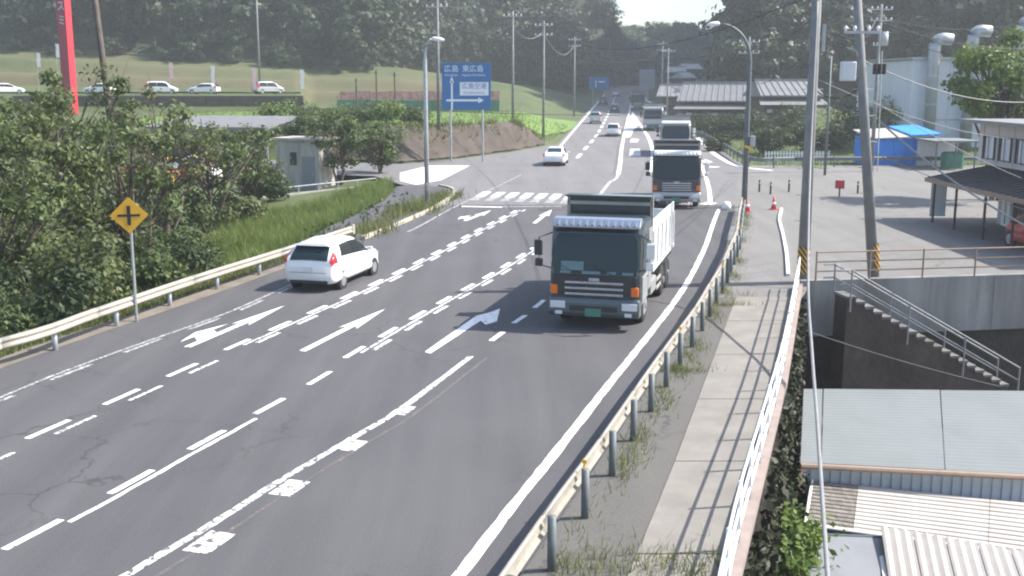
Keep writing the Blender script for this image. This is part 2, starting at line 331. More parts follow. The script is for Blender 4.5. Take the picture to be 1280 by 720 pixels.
# ------------------------------------------------------------------ terrain
YEX = [-200, -60, -30, -9.2, -5.5, 0, 4.3]; YEY = [130, 101, 97, 89.6, 93.6, 103, 114]
FA = [-0.6, -0.45, -0.28, -0.18, -0.1, 0.0, 0.06, 0.12]
FZ = [16, 15, 12, 10.8, 10, 6.7, 6.7, 6.5]
YBA = [-0.6, -0.13, -0.06, 0.0, 0.06, 0.1, 0.14, 0.16]; YBV = [222, 222, 285, 300, 335, 430, 445, 450]
CAPA = [-0.6, -0.05, 0.0, 0.05, 0.075, 0.1, 0.125, 0.145, 0.16]; CAPV = [110, 100, 75, 58, 33, 14, 9, 5, 4]
def T(x, y):
    z = T0(x, y)
    if y > 545:
        a = x / y; z = max(z, min((y - 545) * .4, 31 - abs(a - .15) * 120 + 2.5 * math.sin(x * .045)))
    return z
def T0(x, y):
    h = hh(max(y, 0)); a = x / max(y, 30)
    L, Rr = rl(y), rr(y)
    if y > 432: Rr = L - 1 if a < 0.2 else Rr
    if L - 0.5 <= x <= Rr + 0.3 and y < 440: return h - 0.25
    if x < L or (y >= 432 and a < 0.165):
        d = L - x
        if y >= 432: d = 50
        ye = interp(x, YEX, YEY) if x < 4.3 else -1e9
        if y < 86 and y < ye:
            near = -2.0 * sm(0.9, 5, d) * (1 - sm(38, 52, y)) - 0.45 * sm(1.5, 6, d) * sm(38, 52, y)
            side = sm(64, 68, y) * (1 - sm(9, 14, d) * (1 - sm(78, 84, y)))
            return near * (1 - side) + (h - 0.3) * side - 0.03
        e = min(0.8 * (y - ye), d - 0.9)
        if e < 0: return h - 0.25
        zt = 3.0
        if a < -0.19: zt = 3.0 + 2.4 * sm(148, 151, y)
        zt = max(zt, h - 0.1)
        zb = interp(a, FA, FZ); zt = zt + (zb - zt) * (.3 * sm(170, 175, y) + .3 * sm(189, 194, y) + .4 * sm(207, 226, y))
        yb = interp(a, YBA, YBV)
        z = zt
        if y > yb: z = min(zt + (y - yb) * 0.8, interp(a, CAPA, CAPV)) if interp(a, CAPA, CAPV) > zt else zt
        return h + (z - h) * sm(0, 3.2 + max(0, (y - 112) * 0.12), e)
    # right of the road
    d = x - Rr
    if y < max(36.5, 38.5 + 0.1617 * (x - 10)) and x < 45:
        return -4.8 if d > 1.2 else -0.3
    if y < 84: return h - 0.25
    z = h - 0.25 + 1.2 * sm(2, 14, d) * (1 - sm(24, 26, x) * (1 - sm(92, 104, y)))
    z += (0.8 * sm(118, 150, y))
    yb = 175 - 30 * sm(0.3, 0.5, a); ed = sm(0.186, 0.24, a)
    if y > yb: z += min((y - yb) * 0.85, 95) * ed
    return z
ys = list(np.arange(-10, 120, 1.3)) + list(np.arange(120, 300, 3.5)) + list(np.arange(300, 871, 10))
rows = []
us = np.concatenate([np.linspace(-.9, -0.5, 8)[:-1], np.linspace(-0.5, 0.6, 190), np.linspace(0.6, .9, 8)[1:]])
for y in ys:
    wy = max(y, 34)
    rows.append([(u * wy, y, T(u * wy, min(y, 880))) for u in us])
terr = MB().sheet(rows).build('terrain', 'grassland', smooth=True, kind='structure')
terr.data.materials.append(MATS['forest_floor'])
for p_ in terr.data.polygons:
    c_ = p_.center; a_ = c_.x / max(c_.y, 30)
    if (a_ < .16 and c_.y > interp(a_, YBA, YBV) - 6 and c_.x < rl(c_.y) - 1) or (a_ > .17 and c_.y > 168 - 30 * sm(.3, .5, a_)) or c_.y > 445: p_.material_index = 1

# road sheet
def strip(yA, yB, fl, fr, dz=0.0, n=6, step=3.0):
    rws = []
    y = yA
    while True:
        l_, r_ = fl(y), fr(y)
        rws.append([(l_ + (r_ - l_) * j / n, y, hh(y) + dz) for j in range(n + 1)])
        if y >= yB: break
        y = min(yB, y + step)
    return MB().sheet(rws)
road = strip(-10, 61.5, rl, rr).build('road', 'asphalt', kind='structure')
strip(61.5, 438, rl, rr, -0.001).build('road', 'asphalt_old_glare', kind='structure')
def flat(name, pts, m, dz, parent=None, kind=None):
    return MB().add([(p[0], p[1], hh(p[1]) + dz) for p in pts], [tuple(range(len(pts)))]).build(name, m, parent, kind=kind)
sr = flat('side_road', [(-2.9, 66.2), (-4.0, 69.2), (-7.5, 73), (-10, 79), (-30, 86), (-30, 97), (-9.2, 89.4), (-5.5, 93.4), (0, 103), (4.6, 114), (5.2, 110)], 'asphalt_old_glare', -0.012, kind='structure')
flat('entrance_apron', [G(*p)[:2] for p in ((500, 216), (537, 207), (587, 207), (552, 225), (520, 231), (500, 226))], 'concrete_bright', 0.004, kind='structure')
# right lot and cross street
lotpts = [(11.4, 55), (12.3, 60), (18.5, 88), (60, 88), (75, 60), (75, 45), (30, 40.2), (10.4, 37.0), (9.3, 34.2), (6.2, 34.2), (6.4, 36.4), (8.75, 45.1)]
lot = flat('parking_lot', lotpts, 'asphalt_lot', -0.008, kind='structure')
# sidewalk: asphalt half, concrete half, on a slab that ends in a retaining wall
def walkR(y): return interp(y, [-10, 5, 14.4, 19, 24.4, 32.4, 37], [-3.2, 0.5, 3.15, 4.6, 6.3, 8.65, 10.0])
def walkM(y): return interp(y, [-10, 5, 14.7, 18.1, 31.3, 36], [-5.0, -1.05, 1.75, 2.75, 6.4, 7.7])
strip(-10, 34.6, lambda y: rr(y) + 0.001, walkM, 0.03, 2, 2).build('sidewalk', 'asphalt_walk', kind='structure')
cw = thing('concrete_walkway', '', ''); del cw['label']; del cw['category']; cw['kind'] = 'structure'
yy = -9.0
while yy < 34:
    strip(yy + 0.015, min(yy + 4.0, 34.6) - 0.015, lambda y: walkM(y) + 0.01, lambda y: walkR(y) - 0.02, 0.045, 1, 2).build('walkway_panel', 'concrete_walk', cw)
    yy += 4.0
rows = []
wallp = [Vector((walkR(y), y, 0)) for y in (-8, 5, 14.4, 19, 24.4, 32.4, 36.4)]
wl = thing('retaining_wall', 'dark concrete retaining wall dropping from the sidewalk fence to the shed yard', 'wall', (0, 0, 0))
MB().sweep(wallp, [(-0.3, -5.2), (0.12, -5.2), (0.0, -0.02), (-0.3, -0.02)]).build('wall_body', 'wall_dark', wl)
MB().sweep(wallp, [(-0.16, -0.01), (0.14, -0.01), (0.14, 0.16), (-0.16, 0.16)]).build('kerb', 'kerb_pink', wl)
lw = thing('retaining_wall', 'tall streaked concrete retaining wall holding up the parking lot behind the stairs', 'wall')
wb = [Vector((10.0, 36.75, 0)), Vector((18.6, 38.1, 0)), Vector((34, 40.6, 0))]
for i in range(10):
    a = wb[0].lerp(wb[2], i / 10); b = wb[0].lerp(wb[2], (i + 1) / 10); a = a.lerp(b, 0.004)
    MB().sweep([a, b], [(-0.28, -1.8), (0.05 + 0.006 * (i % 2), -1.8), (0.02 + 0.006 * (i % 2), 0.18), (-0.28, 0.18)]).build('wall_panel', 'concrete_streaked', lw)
    MB().sweep([a, b], [(-0.28, -5.2), (-0.05 + 0.006 * (i % 2), -5.2), (-0.05 + 0.006 * (i % 2), -1.81), (-0.28, -1.81)]).build('wall_footing', 'wall_dark', lw)  # shade of the recess below is put into the near-black colour

# ------------------------------------------------------------------ road markings (children of the road)
def ribbon(name, path, wid, m, dz=0.005):
    if len(path) > 6 and path[0].y < 70: path = resample(path, .3)
    l_, r_ = offset(path, -wid / 2), offset(path, wid / 2)
    if len(path) > 6:
        for q in l_ + r_: q.x += random.uniform(-.013, .013)
    return MB().sheet([[(a.x, a.y, hh(a.y) + dz), (b.x, b.y, hh(b.y) + dz)] for a, b in zip(l_, r_)]).build(name, m, road)
def trace(px): return smooth_path([G(*p) for p in px], 6)
def sub(path, s0, s1):
    out = []; acc = 0
    for a, b in zip(path, path[1:]):
        L = (b - a).length
        if acc + L > s0 and acc < s1:
            t0, t1 = max(0, (s0 - acc) / L), min(1, (s1 - acc) / L)
            if not out: out.append(a.lerp(b, t0))
            out.append(a.lerp(b, t1))
        acc += L
    return out
def plen(path): return sum((b - a).length for a, b in zip(path, path[1:]))
def dashes(name, path, off, wid, m, on, per, s0, s1):
    s = s0
    while s < s1:
        q = sub(path, s, s + on)
        if len(q) > 1: ribbon(name, offset(q, off), wid, m)
        s += per
redge = trace([(515, 798), (580, 712), (640, 634), (715, 540), (760, 482), (810, 420), (855, 360), (880, 312), (892, 278), (899, 261)])
ribbon('edge_line', redge, 0.19, 'paint_fresh')
cen = trace([(30, 800), (165, 715), (265, 655), (352, 600), (440, 548), (500, 512), (590, 445)])
ribbon('centre_line', cen, 0.15, 'paint_worn')
ribbon('centre_line_remnant', offset(cen, 0.42), 0.07, 'paint_orange', 0.004)
for px, py, s in ((262, 678, 0.62), (362, 610, 0.58), (441, 557, 0.5), (504, 513, 0.5)):
    c = G(px, py); t = Vector((0.33, 1, 0)).normalized(); q = Vector((t.y, -t.x, 0))
    ribbon('block_marking', [c - t * s * 0.62, c, c + t * s * 0.62], s * 0.72, 'paint_worn', 0.006)
cd_ = trace([(590, 447), (622, 421), (650, 400), (676, 378), (700, 340)])
for a, b in (((614, 426), (629, 415)), ((642, 404), (657, 394)), ((668, 385), (680, 375)), ((690, 363), (700, 352))):
    ribbon('lane_dash', [G(*a), G(*b)], 0.16, 'paint_fresh')
far_c = trace([(748, 246), (762, 228), (773, 217), (778, 180), (784, 152), (790, 125)])
dashes('lane_dash', far_c, 0, 0.2, 'paint_fresh', 0.7, 1.3, 0, 15)
fc = sub(far_c, 15, 260)
ribbon('centre_line', fc, 0.3, 'paint_fresh'); ribbon('centre_line_orange', offset(fc, -0.35), 0.16, 'paint_orange')
c2 = trace([(-60, 718), (5, 687), (143, 614), (240, 560), (316, 519), (380, 484), (440, 448), (500, 412), (560, 377), (620, 343), (672, 310)])
base = plen(sub(c2, 0, 1e9))
s_at = lambda path, p: min(((sum((b - a).length for a, b in zip(path[:i + 1], path[1:i + 1])), (path[i] - p).length) for i in range(len(path))), key=lambda t: t[1])[0]
sA = s_at(c2, G(5, 685)); sB = s_at(c2, G(316, 519)); sC = s_at(c2, G(440, 448)); sE = plen(c2)
dashes('lane_dash', c2, 0, 0.14, 'paint_fresh', 1.2, 2.38, sA - 2.38, sC - 0.6)
ribbon('lane_line', offset(sub(c2, s_at(c2, G(70, 652)), sB + 0.1), 0.2), 0.09, 'paint_fresh')
def chain(path, s0, s1):
    ribbon('lane_line', sub(path, s0 + 0.6, s1), 0.09, 'paint_worn')
    dashes('lane_dash', path, -0.2, 0.15, 'paint_fresh', 1.25, 2.38, s0, s1)
    dashes('lane_dash', path, 0.2, 0.13, 'paint_worn', 1.25, 2.38, s0 + 0.95, s1)
chain(c2, sC, sE)
c1 = trace([(-80, 602), (40, 549), (137, 506), (215, 471), (290, 438), (380, 398), (440, 371), (500, 342), (560, 311), (600, 289), (652, 262)])
t1 = s_at(c1, G(285, 441))
dashes('lane_dash', c1, -0.12, 0.14, 'paint_fresh', 1.25, 2.4, s_at(c1, G(40, 549)) - 2.4, t1 - 0.4)
dashes('lane_dash', c1, 0.22, 0.1, 'paint_worn', 1.25, 2.4, s_at(c1, G(40, 549)) - 2.0, t1 - 0.4)
chain(c1, t1, plen(c1))
le = trace([(-80, 528), (0, 497), (60, 472), (130, 446), (200, 421), (260, 400), (310, 380), (420, 330), (520, 285), (578, 254), (690, 200)])
ribbon('edge_line', sub(le, 0, 19), 0.1, 'paint_faded')
dashes('edge_dash', le, 0.2, 0.13, 'paint_faded', 1.6, 2.8, 0.6, 17)
ribbon('edge_line', sub(le, 30, 60), 0.13, 'paint_faded')
fl_ = trace([(640, 221), (690, 193), (702, 181), (720, 160), (748, 127), (757, 116)])
ribbon('edge_line', sub(fl_, 22, 300), 0.25, 'paint_fresh')
fln = trace([(700, 222), (728, 190), (745, 170), (753, 157), (760, 143), (765, 132), (768, 122), (772, 114)])
dashes('lane_dash', fln, 0, 0.32, 'paint_fresh', 5.0, 10.0, 18, 320)
ribbon('gore_line', trace([(790, 140), (803, 160), (812, 175), (816, 192), (815, 215)]), 0.35, 'paint_fresh')
MB().add([G(*p) + Vector((0, 0, 0.006)) for p in ((783, 152), (791, 141), (800, 154), (792, 162), (788, 171), (781, 172))], [(0, 1, 2, 3, 4, 5)]).build('gore_marking', 'paint_fresh', road)
MB().add([G(*p) + Vector((0, 0, 0.006)) for p in ((787, 178), (797, 178), (799, 174), (789, 173))], [(0, 1, 2, 3)]).build('block_marking', 'paint_worn', road)
MB().add([G(*p) + Vector((0, 0, 0.006)) for p in ((788, 186), (800, 186), (801, 195), (786, 195))], [(0, 1, 2, 3)]).build('block_marking', 'paint_worn', road)
ribbon('edge_line', trace([(806, 124), (850, 152), (880, 181), (900, 197), (925, 208), (965, 213)]), 0.45, 'paint_fresh')
ribbon('edge_line', trace([(872, 196), (880, 215), (886, 235), (888, 256)]), 0.25, 'paint_fresh')
for a, b in (((874, 199), (884, 203)), ((877, 208), (898, 209)), ((878, 254), (893, 255))):
    ribbon('block_marking', [G(*a), G(*b)], 1.1, 'paint_worn')
ribbon('stop_line', [G(577, 258), G(628, 259)], 0.35, 'paint_fresh'); ribbon('stop_line', [G(629, 258.5), G(702, 258)], 0.3, 'paint_faded')
for i in range(15):
    c = G(604 + 18 * i, 243 + 0.6 * i); t = Vector((0.16, 1, 0)).normalized()
    ribbon('crosswalk_bar', [c - t * 1.1, c + t * 1.5], 0.55, 'paint_fresh'); ribbon('crosswalk_bar', [c - t * 3.2, c - t * 1.15], 0.5, 'paint_faded')
def poly(name, pts, m='paint_fresh'):
    return MB().add([G(*p) + Vector((0, 0, 0.006)) for p in pts], [tuple(range(len(pts)))]).build(name, m, road)
def arrow(tail, tip, hook=None):
    a, b = G(*tail), G(*tip); t = (b - a).normalized(); q = Vector((t.y, -t.x, 0)); L = (b - a).length
    A = lambda s, o: a + t * s * L + q * o + Vector((0, 0, 0.006))
    mb = MB().add([A(0, -.1), A(0, .1), A(.56, .1), A(.5, .28), A(1, 0), A(.5, -.28), A(.56, -.1)], [(0, 1, 2, 6), (2, 3, 4), (6, 2, 4), (6, 4, 5)])
    if hook: mb.add([A(.12, -.1), A(.3, -.1), A(.36, -.42), A(.5, -.38), A(.28, -.72), A(.08, -.5), A(.2, -.46)], [(0, 1, 2, 6), (2, 3, 4), (6, 2, 4), (6, 4, 5)])
    return mb.build('arrow_marking', 'paint_fresh', road)
arrow((234, 434), (356, 382), True); arrow((378, 439), (482, 386))
poly('arrow_marking', [(531, 440), (538, 442), (601, 401), (607, 406), (621, 402), (625, 386), (611, 391), (595, 395)])
arrow((581, 276), (614, 263), True); arrow((668, 279), (690, 262))

# ------------------------------------------------------------------ kerbs and path on the left corner
kp = smooth_path([G(*p) for p in ((455, 299), (500, 281), (540, 263), (560, 251), (568, 243), (566, 237), (550, 233))], 4)
ck = thing('corner_kerb', 'weathered stone kerb curving round the left street corner below the lamp post', 'kerb', (0, 0, 0))
for i in range(0, len(kp) - 1, 2):
    MB().sweep([q for q in kp[i:i + 3]], [(-0.14, -0.1), (0.06, -0.1), (0.05, 0.14), (-0.14, 0.15)]).build('kerb_stone', 'kerb_stone', ck)
flat('path', [G(*p)[:2] for p in ((452, 300), (497, 283), (540, 264), (558, 252), (565, 243), (563, 237), (548, 234), (512, 232), (496, 234), (480, 252), (440, 272), (400, 290), (420, 298))], 'asphalt', 0.05, kind='structure')
# soil verge under the left rail, gutter
vp = [Vector((rl(y), y, 0)) for y in np.arange(4, 54, 2.0)]
MB().sheet([[(p.x - 0.95, p.y, -0.05), (p.x - 0.5, p.y, 0.04), (p.x + 0.1, p.y, 0.008)] for p in vp]).build('verge', 'verge_soil', kind='structure')

# ------------------------------------------------------------------ guardrails and fences
WB = [(-0.02, 0.46), (0.04, 0.48), (0.075, 0.53), (0.04, 0.58), (0.015, 0.61), (0.04, 0.645), (0.075, 0.695), (0.04, 0.745), (-0.02, 0.77), (-0.03, 0.74), (0.02, 0.695), (-0.02, 0.61), (0.02, 0.53), (-0.03, 0.48)]
gl = thing('guardrail', 'cream metal guardrail with round posts along the left verge', 'guardrail')
gp = [Vector((-19.9, 6, 0)), Vector((-16.4, 19, 0))] + [G(px, py, 0.74) - Vector((0, 0, 0.74)) for px, py in ((0, 424), (120, 386), (240, 346), (350, 312), (440, 283))]
gp = [Vector((p.x, p.y, 0)) for p in gp]
gsm = smooth_path(gp, 5)
for i in range(0, len(gsm) - 1, 5): MB().sweep(gsm[i:i + 6], [(a, b) for a, b in WB]).build('beam', 'rail_cream', gl, smooth=True)
for p in resample(offset(gsm, -0.1), 2.9): 
    MB().cone((p.x, p.y, -0.4), (p.x, p.y, 0.72), 0.07, 0.07, 10).build('post', 'galvanised', gl, smooth=True)
e = gsm[-1]; MB().box((e.x + 0.04, e.y + 0.05, 0.61), (0.1, 0.25, 0.42), R(-14)).build('end_piece', 'rail_cream', gl, bevel=0.03)
p = gsm[8]; mb = MB().cone((p.x - 0.1, p.y, 0.7), (p.x - 0.1, p.y, 0.9), 0.02, 0.02, 6); mb.tube([(p.x - 0.12, p.y, 0.93), (p.x - 0.08, p.y, 0.93)], 0.06, 10); mb.build('reflector', 'galvanised', gl)

gr = thing('guardrail', 'weathered cream guardrail with grey posts between the truck lane and the sidewalk', 'guardrail')
rp = [Vector((rr(y) + 0.3, y, 0)) for y in (3, 9, 14.6, 18, 21, 24.2, 29.2, 33, 36.4, 41, 45.1, 50, 54, 58.5)]
gsr = smooth_path(rp, 4)
for i in range(0, len(gsr) - 1, 4): MB().sweep(gsr[i:i + 5], [(-a - 0.05, b + 0.05) for a, b in WB]).build('beam', 'rail_cream', gr, smooth=True)
pk = resample(offset(gsr, 0.1), 2.0)
for i, p in enumerate(pk):
    MB().cone((p.x, p.y, -0.2), (p.x, p.y, 0.85), 0.066, 0.066, 10).build('post', 'galvanised_dull', gr, smooth=True)
    if i % 5 == 2:
        MB().tube([(p.x - 0.02, p.y - 0.02, 0.98), (p.x - 0.02, p.y + 0.02, 0.98)], 0.04, 10).cone((p.x - .02, p.y, 0.84), (p.x - .02, p.y, 0.96), 0.018, 0.018, 6).build('reflector', 'yellow_paint', gr)

wf = thing('pipe_fence', 'white pipe fence on the kerb along the sidewalk edge', 'fence')
wp = smooth_path([Vector((walkR(y), y, 0.15)) for y in (3, 9, 14.4, 19, 24.4, 32.4, 36.3)], 4)
for z in (0.2, 0.55, 0.92): MB().tube([q + Vector((0, 0, z)) for q in wp], 0.024, 8).build('rail', 'white_paint', wf, smooth=True)
for p in resample(wp, 1.8): MB().cone(p, p + Vector((0, 0, 0.98)), 0.034, 0.034, 8).build('post', 'white_paint', wf, smooth=True)

lf = thing('pipe_fence', 'rusty brown pipe fence along the lot edge above the retaining wall', 'fence')
f0, f1 = Vector((10.5, 36.75, 0.16)), Vector((34, 40.4, 0.16))
for z in (0.35, 0.68, 1.02): MB().tube([f0 + Vector((0, 0, z)), f1 + Vector((0, 0, z))], 0.026, 8).build('rail', 'rail_brown', lf)
for i in range(13):
    p = f0.lerp(f1, i / 12); MB().cone(p, p + Vector((0, 0, 1.06)), 0.035, 0.035, 8).build('post', 'rail_brown', lf)

# stairs down to the yard with handrails
st = thing('staircase', 'concrete staircase with grey pipe handrails descending from the lot to the yard', 'stairs', (10.9, 35.3, 0), R(9))
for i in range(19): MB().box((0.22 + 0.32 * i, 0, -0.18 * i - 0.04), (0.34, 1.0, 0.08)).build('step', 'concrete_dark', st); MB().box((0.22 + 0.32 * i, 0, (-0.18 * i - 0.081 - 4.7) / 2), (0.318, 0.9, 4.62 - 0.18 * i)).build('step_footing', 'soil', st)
for s in (-0.62, 0.62):
    for z in (0.45, 0.9): MB().tube([(-0.3, s, z), (0.1, s, z), (6.4, s, z - 3.54)], 0.03, 8).build('handrail', 'rail_steel', st)
    for i in range(4):
        x = 0.1 + i * 2.1; MB().cone((x, s, -0.18 - 0.5625 * (x - 0.1) - 0.3), (x, s, 0.93 - 0.5625 * (x - 0.1)), 0.032, 0.032, 8).build('rail_post', 'rail_steel', st)
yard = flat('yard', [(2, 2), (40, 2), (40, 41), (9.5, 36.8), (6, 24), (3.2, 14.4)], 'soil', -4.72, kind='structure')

# ------------------------------------------------------------------ sheds in the yard
def corr(a, b, c, d, n, amp, along=0):        # quad a-b-c-d; waves run across the a->b direction (along=0) or a->d (1)
    a, b, c, d = map(Vector, (a, b, c, d)); nrm = (b - a).cross(d - a).normalized()
    if nrm.z < 0: nrm = -nrm
    k = n * 4; rws = []
    for i in range(k + 1):
        t = i / k; o = nrm * amp * math.sin(i * math.pi / 2)
        rws.append([a.lerp(b, t) + o, d.lerp(c, t) + o] if along == 0 else [a.lerp(d, t) + o, b.lerp(c, t) + o])
    mb = MB().sheet(rws)
    lo = [[p - nrm * 0.02 for p in r] for r in rws]; mb.sheet(lo)
    return mb
def groove(a, b, c, d, n, dep):               # ribbed sheet: broad crowns, narrow deep valleys
    nrm = (b - a).cross(d - a).normalized(); nrm = nrm if nrm.z > 0 else -nrm; rws = []
    for i in range(n):
        for f_, o_ in ((0.0, -1), (.12, -.1), (.3, 0), (.7, 0), (.88, -.1)):
            t = (i + f_) / n; rws.append([a.lerp(d, t) + nrm * dep * o_, b.lerp(c, t) + nrm * dep * o_])
    rws.append([d - nrm * dep, c - nrm * dep]); return MB().sheet(rws)
A1, B1 = P(1004, 486, 29.2), P(1330, 489, 29.8); C1, D1 = P(1345, 596, 25.4), P(1000, 578, 24.9)
sh = thing('shed', 'large shed with pale blue sheet roof in the yard below the sidewalk', 'shed')
cut = [0.0, 0.075, 0.52, 1.0]
for i in range(3):
    q = [A1.lerp(B1, cut[i] + 0.002), A1.lerp(B1, cut[i + 1] - 0.002), D1.lerp(C1, cut[i + 1] - 0.002), D1.lerp(C1, cut[i] + 0.002)]
    up = Vector((0, 0, 0.006 * (i % 2)))
    corr(*[p + up for p in q], 26, 0.011, 1).build('roof_sheet', 'sheet_pale', sh)
MB().tube([D1 + Vector((0, -0.04, -0.07)), C1 + Vector((0, -0.04, -0.07))], 0.075, 8).build('gutter', 'rail_brown', sh)
w0, w1 = D1 + Vector((0.25, 0.35, -0.08)), C1 + Vector((0, 0.35, -0.08))
MB().add([w0, w1, (w1.x, w1.y, -4.7), (w0.x, w0.y, -4.7)], [(0, 1, 2, 3)]).add([w0, (w0.x, w0.y, -4.7), (A1.x + .25, A1.y - .3, -4.7), (A1.x + .25, A1.y - .3, A1.z - .1)], [(0, 1, 2, 3)]).build('wall', 'siding_white', sh)
kx = w0.copy()
n = 26
for i in range(n): 
    p = w0.lerp(w1, (i + 0.5) / n); MB().box((p.x, p.y - 0.02, p.z - 0.45), (0.05, 0.03, 0.8)).build('wall_batten', 'siding_white', sh)
A2, B2 = P(1016, 600, 25.0), P(1345, 634, 25.2); C2, D2 = P(1345, 703, 23.4), P(1008, 655, 23.3)
sh2 = thing('lean_to', 'lean-to with ribbed white roof, mossy at its left end, against the large shed', 'shed')
q = lambda t, s: A2.lerp(B2, t).lerp(D2.lerp(C2, t), s)
for t0, t1, m_ in ((0, 0.17, 'sheet_moss'), (0.172, 0.67, 'sheet_white'), (0.672, 1, 'sheet_white')):
    groove(q(t0, 0), q(t1, 0), q(t1, 1), q(t0, 1), 12, 0.1).build('roof_sheet', m_, sh2)
MB().tube([D2 + Vector((-.03, -.02, 0)), C2 + Vector((0, -.02, 0))], 0.045, 8).tube([A2 + Vector((-.02, 0, 0)), D2 + Vector((-.03, 0, 0))], 0.035, 8).build('edge_trim', 'white_paint', sh2)
MB().add([D2 + Vector((.1, .08, -.05)), C2 + Vector((0, .08, -.05)), (C2.x, C2.y + .08, -4.7), (D2.x + .1, D2.y + .08, -4.7)], [(0, 1, 2, 3)]).build('wall', 'sheet_grey', sh2)
A3, B3 = P(1101, 657, 23.0), P(1345, 700, 22.6); C3, D3 = P(1420, 860, 17.4), P(1130, 850, 17.6)
sh3 = thing('carport', 'small shed with bright ribbed metal roof at the bottom right', 'shed')
q = lambda t, s: A3.lerp(B3, t).lerp(D3.lerp(C3, t), s)
for i in range(6): corr(q(i / 6, 0), q((i + 0.97) / 6, 0), q((i + 0.97) / 6, 1), q(i / 6, 1), 3, 0.035, 0).build('roof_sheet', 'sheet_white', sh3)
MB().box(A3.lerp(D3, 0.5) + Vector((-0.05, 0, -0.03)), (0.09, (A3 - D3).length, 0.1), math.atan2(-(D3 - A3).x, -(D3 - A3).y) * -1, 0).build('edge_trim', 'white_paint', sh3)
for s, t in ((0.05, 0.05), (0.05, 0.9), (0.95, 0.05), (0.95, 0.9)):
    p = q(t, s); MB().box((p.x, p.y, (p.z - 0.05 - 4.7) / 2), (0.1, 0.1, p.z - 0.05 + 4.7)).build('post', 'galvanised', sh3)
sh4 = thing('low_shed', 'dark grey flat-roofed shed beside the bright ribbed roof', 'shed', (0, 0, 0))
a, b, c_, d_ = P(1012, 668, 22.9), P(1112, 672, 22.9), P(1150, 860, 17.3), P(1010, 860, 17.3)
MB().add([a, b, c_, d_] + [Vector((k.x, k.y, -4.7)) for k in (a, b, c_, d_)], [(0, 1, 2, 3), (0, 4, 5, 1), (3, 2, 6, 7), (0, 3, 7, 4), (1, 5, 6, 2)]).build('shed_body', 'sheet_grey', sh4)
MB().tube([a, d_], 0.05, 6).tube([a, b], 0.04, 6).build('edge_trim', 'galvanised_dull', sh4)

# ------------------------------------------------------------------ vehicles
def cr(p0, p1, p2, p3, t): return 0.5 * (2 * p1 + (p2 - p0) * t + (2 * p0 - 5 * p1 + 4 * p2 - p3) * t * t + (3 * p1 - p0 - 3 * p2 + p3) * t ** 3)
class Loft:
    def __init__(s, st): s.st = np.array(st, float)
    def row(s, y):
        a = s.st; y = min(max(y, a[0, 0]), a[-1, 0]); i = min(max(int(np.searchsorted(a[:, 0], y) - 1), 0), len(a) - 2)
        t = (y - a[i, 0]) / (a[i + 1, 0] - a[i, 0])
        return a[i] + (a[i + 1] - a[i]) * t
    def pt(s, y, v):
        _, zb, zbelt, zt, wb_, wm, wt = s.row(y)
        ring = [np.array(q) for q in ((0, zb), (wb_, zb), (wm, zb + (zbelt - zb) * 0.5), (wm * 0.985, zbelt), (wt, zt - 0.05 * min(1, (zt - zbelt) * 3 + .3)), (0, zt))]
        i = min(int(v), 4); t = v - i
        p0 = ring[i - 1] if i > 0 else np.array((-ring[1][0], ring[1][1])); p3 = ring[i + 2] if i < 4 else np.array((-ring[4][0], ring[4][1]))
        q = cr(p0, ring[i], ring[i + 1], p3, t)
        return np.array((q[0], y, q[1]))
    def body(s, ny=46, nv=20):
        y0, y1 = s.st[0, 0], s.st[-1, 0]; yy = np.linspace(y0, y1, ny); vv = np.linspace(0, 5, nv); rows = []
        for y in yy:
            half = [s.pt(y, v) for v in vv]
            rows.append(half + [np.array((-p[0], p[1], p[2])) for p in half[-2:0:-1]])
        mb = MB(); n = len(rows[0]); mb.v = [tuple(p) for r_ in rows for p in r_]
        mb.f = [(i * n + j, i * n + (j + 1) % n, (i + 1) * n + (j + 1) % n, (i + 1) * n + j) for i in range(ny - 1) for j in range(n)]
        mb.f += [tuple(range(n))[::-1], tuple((ny - 1) * n + j for j in range(n))]
        return mb
    def patch(s, ya, yb, va, vb, off=0.012, side=1, shear=0.0, ny=8, nv=5, taper=0.0):
        rows = []
        for i in range(ny + 1):
            r_ = []
            for j in range(nv + 1):
                fy, fv = i / ny, j / nv; v = va + (vb - va) * fv
                cy = (ya + yb) / 2; y = cy + (ya + (yb - ya) * fy - cy) * (1 - taper * fv) + shear * fv
                p = s.pt(y, v); dy = s.pt(y + 0.02, v) - s.pt(y - 0.02, v); dv = s.pt(y, min(v + 0.02, 5)) - s.pt(y, v - 0.02)
                nn = np.cross(dy, dv); nn = nn / (np.linalg.norm(nn) + 1e-9)
                if np.dot(nn, p - np.array((0, y, 0.7))) < 0: nn = -nn
                p = p + nn * off; r_.append((p[0] * side, p[1], p[2]))
            rows.append(r_)
        return MB().sheet(rows)
def sc_st(st, L, Hh, W): 
    a = np.array(st, float); a[:, 0] *= L; a[:, 1:4] *= Hh; a[:, 4:] *= W; return a
